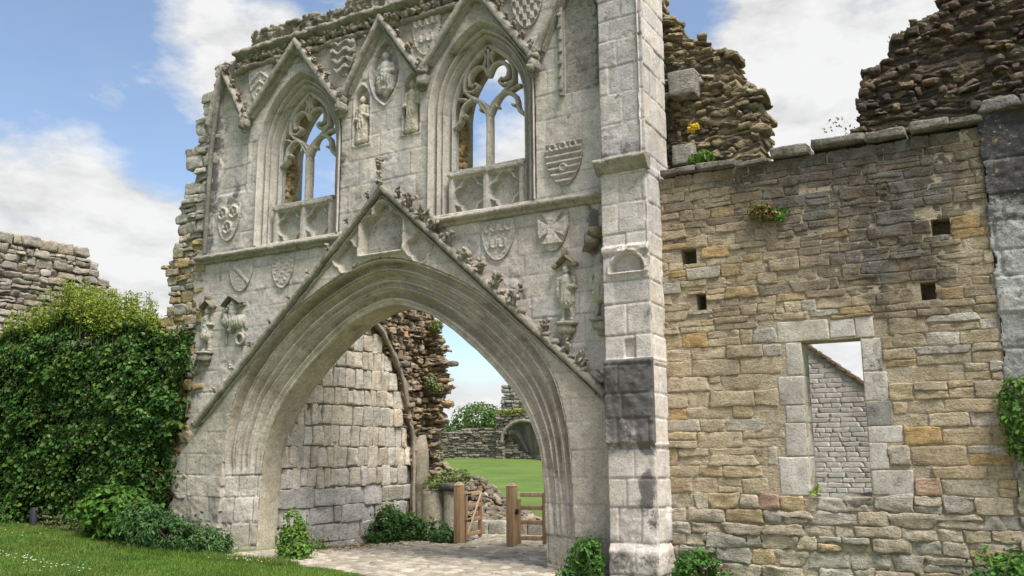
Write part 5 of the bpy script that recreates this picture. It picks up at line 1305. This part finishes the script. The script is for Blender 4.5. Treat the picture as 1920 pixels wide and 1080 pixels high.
def blob_pts(rg, blobs, n, shell=.55):
    """points in the outer shell of several ellipsoids, not deep inside another; and outward normals"""
    b = np.array(blobs, float); vol = (b[:, 3] * b[:, 4] + b[:, 4] * b[:, 5] + b[:, 3] * b[:, 5]); i = rg.choice(len(b), n, p=vol / vol.sum())
    d = rg.normal(0, 1, (n, 3)); d /= np.linalg.norm(d, axis=1)[:, None]; r = shell + (1 - shell) * rg.random(n) ** .6 + rg.exponential(.035, n)
    P = b[i, :3] + d * b[i, 3:] * r[:, None]; Nn = d / b[i, 3:]; Nn /= np.linalg.norm(Nn, axis=1)[:, None]
    deep = np.zeros(n, bool)
    for q in b: deep |= (((P - q[:3]) / q[3:]) ** 2).sum(1) < .30
    return P[~deep], Nn[~deep]
def gcol(rg, n, base, var=.25, yel=.15, ycol=(.20, .22, .03)):
    c = np.array(base)[None] * np.clip(rg.normal(1, var, (n, 1)), .35, 1.9); y = (rg.random(n) < yel)[:, None] * rg.uniform(.2, .8, (n, 1)); c = c * (1 - y) + np.array(ycol) * y
    return np.hstack([c, np.zeros((n, 1))])
def bush(name, label, cat, blobs, n, size, base, seed, yel=.12, mat=None, asp=.6, group=None, stems=True, shell=.5, ycol=(.16, .20, .03)):
    rg = np.random.default_rng(seed); t = thing(name, label, cat, group); base = tuple(1.35 * b for b in base)
    P, Nn = blob_pts(rg, blobs, int(n * 1.25), shell)
    P = P + Nn * (rg.exponential(.13, len(P)) * (rg.random(len(P)) < .35) * np.mean([q_[3] for q_ in blobs]))[:, None] + rg.normal(0, .015, P.shape); k_ = fbm(P, 5.5, 2, seed) < .22; P, Nn = P[k_], Nn[k_]; P[:, 2] = np.maximum(P[:, 2], gz(P[:, 0], P[:, 1]) + .01)
    mb = MB(); leaves(mb, P, Nn + [0, 0, .35], size, gcol(rg, len(P), base, yel=yel, ycol=ycol), seed, asp); mb.build('foliage', mat or M_LEAF2, t)
    if stems:
        mb = MB(); b = np.array(blobs); bx, by_ = b[:, 0].mean(), b[:, 1].mean()
        for q in blobs:
            for k in range(3): tube(mb, [(bx + rg.normal(0, .05), by_ + rg.normal(0, .05), float(gz(bx, by_)) - .05), (q[0] + rg.normal(0, .08), q[1] + rg.normal(0, .05), q[2] + q[5] * .5)], [.014, .006], 5, (.10, .08, .04, 0))
        mb.build('stems', M_WOOD, t)
    return t

# hedge: a deep wall of dark glossy leaves, with light shoots on top
hd = thing('hedge', 'tall dense dark green hedge with bright wispy shoots along its top', 'hedge'); rg = np.random.default_rng(130)
n_ = 52000; hxv = rg.uniform(-10.85, -4.05, n_); hz_ = rg.uniform(.45, 4.55, n_)
tp_ = 4.28 + .16 * np.sin(hxv * 1.3) + .12 * np.sin(hxv * 3.1 + 1) - .42 * sst(-6.3, -4.2, hxv)
hz_ = .50 + (tp_ - .50) * rg.random(n_) ** .95
P3 = np.stack([hxv, 0 * hxv, hz_], -1)
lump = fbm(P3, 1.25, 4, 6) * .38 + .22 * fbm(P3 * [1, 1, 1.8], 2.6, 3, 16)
xr = -4.30 - .28 * sst(3.0, 1.0, hz_) + .12 * np.sin(hz_ * 6) + .35 * sst(3.2, 4.4, hz_) * 0
yf = -.42 - .36 * lump + rg.exponential(.11, n_) + .5 * sst(tp_ - .5, tp_ + .1, hz_)
ok = (hxv < xr) & ~((fbm(P3, 2.1, 3, 41) > .22) & (rg.random(n_) < .82)); P = np.stack([hxv, yf, hz_], -1)[ok]; n1 = len(P); lm = lump[ok]
Nn = np.tile([0.1, -1, .5], (n1, 1))
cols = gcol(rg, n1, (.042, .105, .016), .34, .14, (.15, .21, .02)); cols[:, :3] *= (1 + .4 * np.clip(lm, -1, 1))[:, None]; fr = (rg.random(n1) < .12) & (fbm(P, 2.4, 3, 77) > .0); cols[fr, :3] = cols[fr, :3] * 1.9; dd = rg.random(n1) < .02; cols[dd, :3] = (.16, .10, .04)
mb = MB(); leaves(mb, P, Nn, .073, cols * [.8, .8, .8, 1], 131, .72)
n3 = 2800; k3 = rg.integers(0, n1, 150); ctr = P[k3][rg.integers(0, 150, n3)]; P4 = ctr + rg.normal(0, 1, (n3, 3)) * [.11, .05, .08] + [0, -.05, 0]; P4 = P4[(P4[:, 0] < -4.25) & (P4[:, 2] > .5)]; leaves(mb, P4, np.tile([.1, -1, .6], (len(P4), 1)), .105, gcol(rg, len(P4), (.05, .11, .016), .3, .2, (.13, .17, .022)), 134, .7)
n2 = 7000; tx = rg.uniform(-10.85, -4.4, n2); tp2 = 4.28 + .16 * np.sin(tx * 1.3) + .12 * np.sin(tx * 3.1 + 1) - .42 * sst(-6.3, -4.2, tx)
mb2P = np.stack([tx, rg.uniform(-.3, .7, n2), tp2 + rg.normal(-.05, .09, n2)], -1); leaves(mb, mb2P, np.tile([0, -.3, 1.], (n2, 1)), .085, gcol(rg, n2, (.05, .11, .02), .3, .2), 132, .7)
mb.build('foliage', M_LEAF, hd)
# shoots
sp_P = []; mbs = MB()
for k in range(330):
    bx = rg.uniform(-10.7, -5.3) if k < 230 else rg.uniform(-8.6, -6.2); b0 = 4.22 + .16 * math.sin(bx * 1.3) + .12 * math.sin(bx * 3.1 + 1) - .42 * float(sst(-6.3, -4.2, bx)); H = rg.uniform(.2, .75) * (1.25 if -8.9 < bx < -6.3 else .8) * (1 if bx < -5.8 else .6)
    lean = rg.normal(0, .12); by_ = rg.uniform(-.3, .5); m_ = int(60 * H) + 8; t = rg.random(m_)
    sp_P.append(np.stack([bx + lean * t + rg.normal(0, .055, m_), by_ + rg.normal(0, .055, m_), b0 + H * t], -1)); tube(mbs, [(bx, by_, b0 - .3), (bx + lean, by_, b0 + H)], [.008, .003], 4, (.12, .14, .04, 0))
sp_P = np.concatenate(sp_P); mb = MB(); leaves(mb, sp_P, np.tile([0, -.5, .8], (len(sp_P), 1)), .062, gcol(rg, len(sp_P), (.23, .30, .04), .25, .3, (.34, .36, .05)), 133, .5); mb.build('shoots', M_LEAF2, hd); mbs.build('stems', M_LEAF2, hd)
# backing block, the hedge's inner shade put into its near-black colour; irregular so no flat face shows between the leaves
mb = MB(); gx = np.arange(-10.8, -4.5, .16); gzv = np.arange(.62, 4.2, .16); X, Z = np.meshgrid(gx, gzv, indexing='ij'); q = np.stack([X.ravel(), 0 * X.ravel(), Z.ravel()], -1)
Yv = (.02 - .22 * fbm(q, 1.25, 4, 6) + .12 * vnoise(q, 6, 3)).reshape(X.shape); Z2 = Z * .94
Pf = np.stack([X, Yv, Z2], -1); Pb_ = Pf.copy(); Pb_[..., 1] = .9; mb.surf(np.concatenate([Pf, Pb_[:, ::-1]], 1), (.016, .026, .009, 0), close_u=False); mb.build('shade_backing', M_LEAF2, hd)
mb = MB()
for k in range(26):
    bx = -10.6 + k * .24 + rg.normal(0, .06); tube(mb, [(bx, rg.uniform(.1, .5), .15), (bx + rg.normal(0, .1), rg.uniform(0, .4), 1.6)], [.03, .015], 5, (.05, .04, .025, 0))
mb.build('trunks', M_WOOD, hd)
for k, (sx, sy) in enumerate(((-8.15, -.5), (-6.35, -.55))):
    s_ = thing('stake', ['dark wooden stake at the foot of the hedge, left one', 'dark wooden stake under the hedge nearer the shrubs'][k], 'stake', 'dark stakes under the hedge'); s_.location = (sx, sy, float(gz(sx, sy)))
    mb = MB(); bevel_box(mb, (-.05, -.05, -.1), (.05, .05, .34), .01, (.035, .035, .045, 0)); mb.build('post', M_WOOD, s_)

bush('flowering_shrub', 'leafy shrub with a few yellow flowers at the hedge foot', 'shrub', [(-5.55, -.65, .62, .65, .42, .50), (-5.0, -.6, .44, .45, .36, .38)], 3400, .12, (.06, .135, .02), 140, .1)
bush('low_shrub', 'spreading grey-green low shrub against the base of the left pier', 'shrub', [(-4.55, -.75, .42, .5, .4, .42), (-3.95, -.7, .30, .5, .36, .30), (-3.35, -.62, .22, .45, .3, .24), (-2.95, -.55, .14, .3, .25, .18)], 5200, .085, (.055, .115, .035), 141, .05, asp=.4)
bush('weed_clump', 'small weed clump at the far left foot of the hedge', 'weed', [(-9.2, -.5, .45, .35, .25, .2), (-8.8, -.5, .40, .25, .2, .14)], 700, .07, (.05, .11, .02), 142)
bush('weed_clump', 'thin brownish weeds between the two dark stakes', 'weed', [(-7.3, -.55, .33, .6, .15, .12), (-6.6, -.6, .3, .4, .12, .12)], 700, .05, (.09, .10, .04), 143, .3)
bush('ivy_column', 'bright narrow upright ivy clump at the left arch jamb', 'ivy', [(-1.55, -.22, .50, .16, .16, .22), (-1.42, -.35, .28, .25, .22, .30), (-1.30, -.42, .08, .30, .24, .22)], 3000, .062, (.085, .165, .028), 144, .25)
bush('weed_clump', 'small weed in the passage beside the ivy clump', 'weed', [(-2.3, 1.15, .02, .22, .14, .16)], 260, .06, (.09, .15, .03), 145)
bush('leafy_bush', 'dark round bush against the passage wall end', 'bush', [(-2.38, 3.4, .22, .28, .36, .40), (-2.2, 3.85, .14, .33, .36, .30), (-2.45, 3.1, .08, .20, .28, .22)], 3600, .07, (.042, .10, .022), 146, .08)
bush('leafy_bush', 'smaller pale-flecked bush at the foot of the left gatepost', 'bush', [(-1.75, 4.05, .08, .35, .3, .22), (-1.3, 3.75, .02, .26, .22, .14)], 1900, .06, (.055, .115, .035), 147, .12)
bush('nettle_clump', 'tall nettles at the foot of the right arch jamb', 'weeds', [(3.80, -.42, .20, .19, .2, .28), (4.02, -.62, .25, .15, .15, .30), (3.75, -.55, .0, .23, .2, .18)], 1900, .085, (.06, .135, .028), 148, .1, asp=.38)
bush('leafy_bush', 'low rounded bush where the rubble wall meets the buttress', 'bush', [(5.28, -.22, .10, .30, .22, .30), (5.55, -.22, .0, .28, .2, .18)], 2600, .055, (.05, .125, .024), 149, .08)
bush('leafy_bush', 'bright bush at the right foot of the rubble wall', 'bush', [(8.72, -.25, .18, .34, .24, .34), (9.05, -.3, .25, .35, .24, .35)], 2600, .06, (.065, .15, .028), 150, .1)
bush('climbing_plant', 'climbing plant hanging down the lichened pier', 'creeper', [(9.02, .02, 2.1, .20, .10, .34), (9.08, .02, 1.75, .24, .10, .32), (9.3, .0, 1.95, .3, .12, .5)], 1800, .065, (.07, .145, .024), 151, .15, stems=False)
bush('wall_plant', 'dry brown and green tuft growing from the face of the rubble wall', 'wall plant', [(6.26, .08, 4.76, .17, .07, .09), (6.36, .08, 4.70, .13, .06, .08)], 600, .045, (.13, .12, .04), 152, .5, stems=False, ycol=(.22, .15, .05))
bush('wall_plant', 'fresh green tuft beside the dry tuft on the rubble wall', 'wall plant', [(6.55, .06, 4.71, .11, .07, .065)], 420, .045, (.07, .16, .03), 153, .1, stems=False)
bush('fern_tuft', 'green fern tuft on the coping below the ruined tower', 'fern', [(5.42, .28, 5.70, .16, .12, .10), (5.56, .28, 5.67, .10, .1, .08)], 600, .07, (.10, .19, .035), 154, .2, stems=False, asp=.3)
bush('yellow_flowers', 'small tuft of bright yellow flowers on the ruined tower', 'flowers', [(5.16, .85, 6.40, .075, .06, .03), (5.1, .85, 6.36, .05, .06, .03)], 110, .035, (.62, .44, .02), 155, .5, stems=False, ycol=(.2, .25, .04))
bush('stump_plants', 'tangle of pale green plants on top of the pier stump', 'plants', [(-2.25, 4.74, .98, .28, .24, .17), (-2.05, 4.95, 1.12, .26, .2, .16), (-1.85, 5.2, 1.15, .22, .2, .14)], 1400, .055, (.12, .17, .05), 156, .3, stems=False)
bush('wall_fern', 'grey-green tuft half way up the vault stub', 'wall plant', [(-2.38, 4.78, 3.18, .14, .10, .12), (-2.2, 4.8, 3.05, .12, .1, .08)], 420, .05, (.14, .17, .07), 157, .2, stems=False)
bush('wall_fern', 'green tuft on the top corner of the vault stub', 'wall plant', [(-2.30, 4.85, 4.42, .17, .12, .14)], 420, .05, (.14, .17, .05), 158, .3, stems=False)
bush('moss_ledge', 'mossy yellow-green growth on the ledge of the distant bay', 'moss', [(-24.0, Y0 + .2, 4.62, .9, .35, .16), (-22.6, Y0 + .2, 4.62, 1.0, .35, .18), (-21.2, Y0 + .2, 4.6, .8, .35, .22)], 2500, .12, (.17, .20, .03), 159, .4, stems=False)
bush('sill_weed', 'tiny yellow-green weed on the window sill', 'weed', [(6.74, .14, 1.12, .05, .05, .06)], 60, .05, (.16, .22, .04), 160, .3, stems=False)

for z in (.33, .84):
    mb = MB(); bevel_box(mb, (-.06, -.035, z - .015), (.30, -.026, z + .015), .003, (.02, .02, .022, 0)); mb.build('hinge', M_DARK, gl_)
bush('moss_patch', 'patch of yellow-green moss on the stepped top of the dark ruined wall', 'moss', [(8.02, 2.1, 7.70, .14, .15, .06), (7.92, 2.1, 7.66, .10, .12, .05)], 500, .045, (.13, .14, .02), 161, .3, stems=False)
bush('dry_stalks', 'thin dry stalks standing on the coping before the dark ruined wall', 'dry grass', [(7.25, .40, 5.82, .22, .10, .20)], 60, .035, (.16, .13, .08), 162, .2, stems=False)

def tree(label, x, y, h, w, seed, base):
    rg = np.random.default_rng(seed); z0 = float(gz(x, y)); t = thing('broadleaf_tree', label, 'tree', 'trees beyond the garth wall'); t.location = (x, y, z0)
    mb = MB(); tube(mb, [(0, 0, -.3), (.1, 0, h * .35), (0, .1, h * .6)], [.28, .2, .1], 8, (.12, .09, .06, .3), rough=.03)
    bl = []
    for k in range(16):
        a = rg.uniform(0, 2 * math.pi); r = w * .5 * rg.uniform(.1, .8); zz_ = h * rg.uniform(.42, .86); s_ = w * rg.uniform(.16, .28)
        bl.append((r * math.cos(a), r * math.sin(a), zz_, s_, s_, s_ * .8)); tube(mb, [(0, 0, h * .32), (r * math.cos(a) * .6, r * math.sin(a) * .6, zz_ - s_ * .4)], [.1, .03], 5, (.12, .09, .06, .3))
    mb.build('trunk', M_WOOD, t); P, Nn = blob_pts(rg, bl, 9000, .6); mb = MB(); leaves(mb, P, Nn + [0, 0, .4], .24, gcol(rg, len(P), base, .28, .2, (.15, .19, .04)), seed, .7); mb.build('crown', M_LEAF2, t)
tree('broad rounded tree with the highest crown beyond the garth wall', -33.5, 58, 3.9, 6.8, 170, (.09, .16, .04))
tree('smaller bluish-green tree to the left beyond the garth wall', -41.0, 62, 3.1, 5.5, 171, (.06, .12, .04))
tree('leafy tree filling the gap beside the ruined bay', -31.0, 63, 3.7, 6.0, 172, (.08, .15, .035))
tree('low tree at the far left end of the garth wall', -47.5, 60, 2.9, 6.0, 173, (.065, .13, .035))

# ------------------------------------------------------------------ house behind the square window
hs = thing('stone_house', 'pale stone house gable with a tiled verge seen through the square window', 'house')
hy = 9.0
Hc = (.47, .44, .40, 0)
mb = MB(); poly = [(-1.0, -.3), (7.9, -.3), (7.9, 1.45), (3.45, 5.0), (-1.0, 1.45)]
extrude_poly(mb, poly, [], hy + .012, hy + .45, (.47, .405, .365, 0)); mb.build('gable_wall', M_ASH, hs, smooth=False)
ip = in_poly([(a, b) for a, b in poly]); rr = courses(-1, 7.9, -.2, 5.0, (.10, .115), (.2, .5), 180, inside=lambda u, v: ip(u, v + .06) and 3.4 < u < 7.6, gap=.007, wob=0)
mb = MB(); wall_stones(mb, rr, hy, .12, pick(np.random.default_rng(3), [(3, (.56, .50, .462), .1), (1, (.55, .475, .43), .1), (1, (.50, .46, .435), .2)], len(rr), .06), 181, jit=.002, amp=.002, tilt=.0, p=30); mb.build('stonework', M_ASH, hs)
sl = math.atan2(3.55, 4.45); rf = bpy.data.objects.new('roof', None); COL.objects.link(rf); rf.parent = hs
for sgn in (1, -1):
    mb = MB(); L = 6.1
    for k in range(24):
        s0, s1_ = k * .25, k * .25 + .27; dz = .012 * (k % 2)
        a = (3.45 + sgn * s0 * math.cos(sl), 5.045 - s0 * math.sin(sl) + .03 ); b = (3.45 + sgn * s1_ * math.cos(sl), 5.045 - s1_ * math.sin(sl) + .055)
        X0, X1 = a, b; t_ = .035
        V = [(X0[0], hy - .06, X0[1]), (X1[0], hy - .06, X1[1]), (X1[0], hy + .5, X1[1]), (X0[0], hy + .5, X0[1])]; V += [(v[0], v[1], v[2] - t_ - .035) for v in V]
        mb.add(V, [(0, 1, 2, 3), (7, 6, 5, 4), (0, 4, 5, 1), (1, 5, 6, 2), (2, 6, 7, 3), (3, 7, 4, 0)], col=np.array([.24, .17, .11, .4]) * np.array([1, 1, 1, 1]) * (1 + .15 * math.sin(k * 7.7)))
    mb.build('roof_slope', M_DARK, rf, smooth=False)

# ------------------------------------------------------------------ grass blades and daisies
def on_lawn(x, y): return ~path_keep(x, y) & ~path_keep(x + .06, y) & ~path_keep(x, y + .06)
rg = np.random.default_rng(190)
def blades(n, x0, x1, y0, y1, hgt, seed, cond):
    rg = np.random.default_rng(seed); x = rg.uniform(x0, x1, n); y = rg.uniform(y0, y1, n); k = cond(x, y); x, y = x[k], y[k]; n = len(x); z = gz(x, y)
    a = rg.uniform(0, 2 * np.pi, n); w = .006; h = hgt * rg.uniform(.5, 1.3, n); lx, ly = rg.normal(0, .4, n) * h, rg.normal(0, .4, n) * h
    V = np.stack([np.stack([x - w * np.cos(a), y - w * np.sin(a), z - .005], -1), np.stack([x + w * np.cos(a), y + w * np.sin(a), z - .005], -1), np.stack([x + lx, y + ly, z + h], -1)], 1).reshape(-1, 3)
    pt = .5 + .5 * vnoise(np.stack([x, y, 0 * x], -1), 1.1, 4); c = np.array([.11, .185, .028])[None] * (.75 + .5 * pt + rg.normal(0, .18, n))[:, None]; dry = (sst(.15, .55, fbm(np.stack([x, y, 0 * x], -1), .9, 3, 14)) * .5)[:, None]; c = c * (1 - dry) + np.array([.17, .19, .05]) * dry; c[rg.random(n) < .10] *= [1.6, 1.2, 1.2]; clv = fbm(np.stack([x, y, 0 * x], -1), 2.3, 3, 15) > .28; c[clv] *= [.6, .78, .9]
    mb = MB(); mb.add(V, T=np.arange(n * 3).reshape(-1, 3), col=np.repeat(np.hstack([np.clip(c, .01, .5), np.zeros((n, 1))]), 3, 0)); return mb
mb = blades(110000, -13.5, 1.5, -4.6, -.55, .045, 191, lambda x, y: on_lawn(x, y) & (y < -.6))
tag(mb.build('grass', M_LEAF2), kind='stuff')
mb = blades(5000, -5.0, -.4, -1.25, -.7, .10, 192, lambda x, y: on_lawn(x, y)); tag(mb.build('long_grass', M_LEAF2), kind='stuff')
dx = np.concatenate([rg.normal(-4.6, .8, 60), rg.normal(-1.7, .3, 26), rg.normal(-8.5, 1.0, 26)]); dy = np.concatenate([rg.normal(-3.1, .16, 60), rg.normal(-1.15, .06, 26), rg.normal(-1.5, .3, 26)]); k = on_lawn(dx, dy); dx, dy = dx[k], dy[k]
mb = MB(); stones(mb, np.stack([dx, dy, gz(dx, dy) + .05], -1), np.tile([.012, .012, .005], (len(dx), 1)), np.tile([.75, .75, .70, 0], (len(dx), 1)), 195, p=2.5, amp=.001); tag(mb.build('daisies', M_LEAF2), kind='stuff')
# dead leaves and moss in the passage gutter
n_ = 900; lx = rg.uniform(-2.65, -1.2, n_); ly = .5 + rg.random(n_) * 3.2; k = lx < -2.25 + rg.exponential(.25, n_); lx, ly = lx[k], ly[k]
mb = MB(); leaves(mb, np.stack([lx, ly, gz(lx, ly) + .03], -1), np.tile([0, 0, 1.], (len(lx), 1)), .05, pick(rg, [(2, (.22, .13, .06), 0), (1, (.30, .20, .10), 0), (1, (.14, .15, .04), 0)], len(lx), .2), 196); tag(mb.build('leaf_litter', M_LEAF2), kind='stuff')

# ------------------------------------------------------------------ light and sky
SUN_EL, SUN_AZ = rad(60), rad(-27)       # azimuth measured from +x towards +y: in front of the wall, to the right
sd = Vector((math.cos(SUN_EL) * math.cos(SUN_AZ), math.cos(SUN_EL) * math.sin(SUN_AZ), math.sin(SUN_EL)))
sl_ = bpy.data.lights.new('sun', 'SUN'); sl_.energy = 4.0; sl_.angle = rad(24); sl_.color = (1, .965, .92)
so = bpy.data.objects.new('sun', sl_); COL.objects.link(so); so.rotation_euler = sd.to_track_quat('Z', 'Y').to_euler(); so.location = (10, -20, 30)
w = bpy.data.worlds.new('World'); S.world = w; w.use_nodes = True; t = w.node_tree; ns, ls = t.nodes, t.links; ns.clear()
out = ns.new('ShaderNodeOutputWorld'); bg = N(ns, 'ShaderNodeBackground', Strength=.115); bg2 = N(ns, 'ShaderNodeBackground', Strength=.49); mx = ns.new('ShaderNodeMixShader')
sk = ns.new('ShaderNodeTexSky'); sk.sky_type = 'NISHITA'; sk.sun_disc = False; sk.sun_elevation = SUN_EL; sk.sun_rotation = math.pi / 2 - SUN_AZ
ls.new(sk.outputs[0], bg.inputs[0])
tc = ns.new('ShaderNodeTexCoord'); d = tc.outputs['Generated']
nm = N(ns, 'ShaderNodeVectorMath'); nm.operation = 'NORMALIZE'; ls.new(d, nm.inputs[0]); d = nm.outputs[0]
def blob(v, width, amp):
    vv = Vector(v).normalized(); dp = ns.new('ShaderNodeVectorMath'); dp.operation = 'DOT_PRODUCT'; ls.new(d, dp.inputs[0]); dp.inputs[1].default_value = vv
    mr = ns.new('ShaderNodeMapRange'); mr.interpolation_type = 'SMOOTHSTEP'; ls.new(dp.outputs['Value'], mr.inputs['Value']); mr.inputs['From Min'].default_value = math.cos(width); mr.inputs['From Max'].default_value = 1; mr.inputs['To Max'].default_value = amp
    return mr.outputs['Result']
mp = N(ns, 'ShaderNodeMapping'); mp.inputs['Scale'].default_value = (1, 1, 2.2); ls.new(d, mp.inputs['Vector'])
c1 = N(ns, 'ShaderNodeTexNoise', Scale=4.6, Detail=10.0, Roughness=.58, Distortion=.35); ls.new(mp.outputs[0], c1.inputs['Vector'])
c2 = N(ns, 'ShaderNodeTexNoise', Scale=13.0, Detail=7.0, Roughness=.6); ls.new(mp.outputs[0], c2.inputs['Vector'])
f = math_node(ns, ls, 'ADD', math_node(ns, ls, 'MULTIPLY', c1.outputs['Fac'], .70), math_node(ns, ls, 'MULTIPLY', c2.outputs['Fac'], .30))
def pixdir(px, py): return fwd * 1710 + r2 * (px - 960) - u2 * (py - 540)
BL = [((70, 90), 9, -.20), ((330, 10), 6, -.12), ((320, 290), 4.5, -.20), ((600, 330), 5, -.10), ((1290, 10), 4, -.20), ((1630, 25), 2.6, -.20), ((900, 680), 2.5, -.10), ((870, 615), 2, -.14), ((900, 230), 3, -.10),
      ((60, 470), 12, .24), ((330, 120), 6.5, .17), ((470, 60), 4, .14), ((1500, 170), 10, .26), ((970, 270), 3.5, .16), ((930, 120), 3, .12), ((1560, 660), 6, .2), ((880, 760), 4, .14)]
for (p, wd, a) in BL: f = math_node(ns, ls, 'ADD', f, blob(pixdir(*p), rad(wd), a))
cm = ramp(ns, ls, f, [(.445, .05), (.52, .50), (.61, .99)])
ls.new(ramp(ns, ls, math_node(ns, ls, 'ADD', c2.outputs['Fac'], math_node(ns, ls, 'MULTIPLY', f, .5)), [(.58, .74), (.74, .93), (.92, 1.08)]), bg2.inputs[0])
ls.new(cm, mx.inputs[0]); ls.new(bg.outputs[0], mx.inputs[1]); ls.new(bg2.outputs[0], mx.inputs[2]); ls.new(mx.outputs[0], out.inputs[0])
S.view_settings.view_transform = 'Standard'; S.view_settings.look = 'None'; S.view_settings.exposure = .80; S.view_settings.gamma = 1
S.render.engine = 'CYCLES'; S.cycles.use_denoising = True; S.cycles.max_bounces = 6
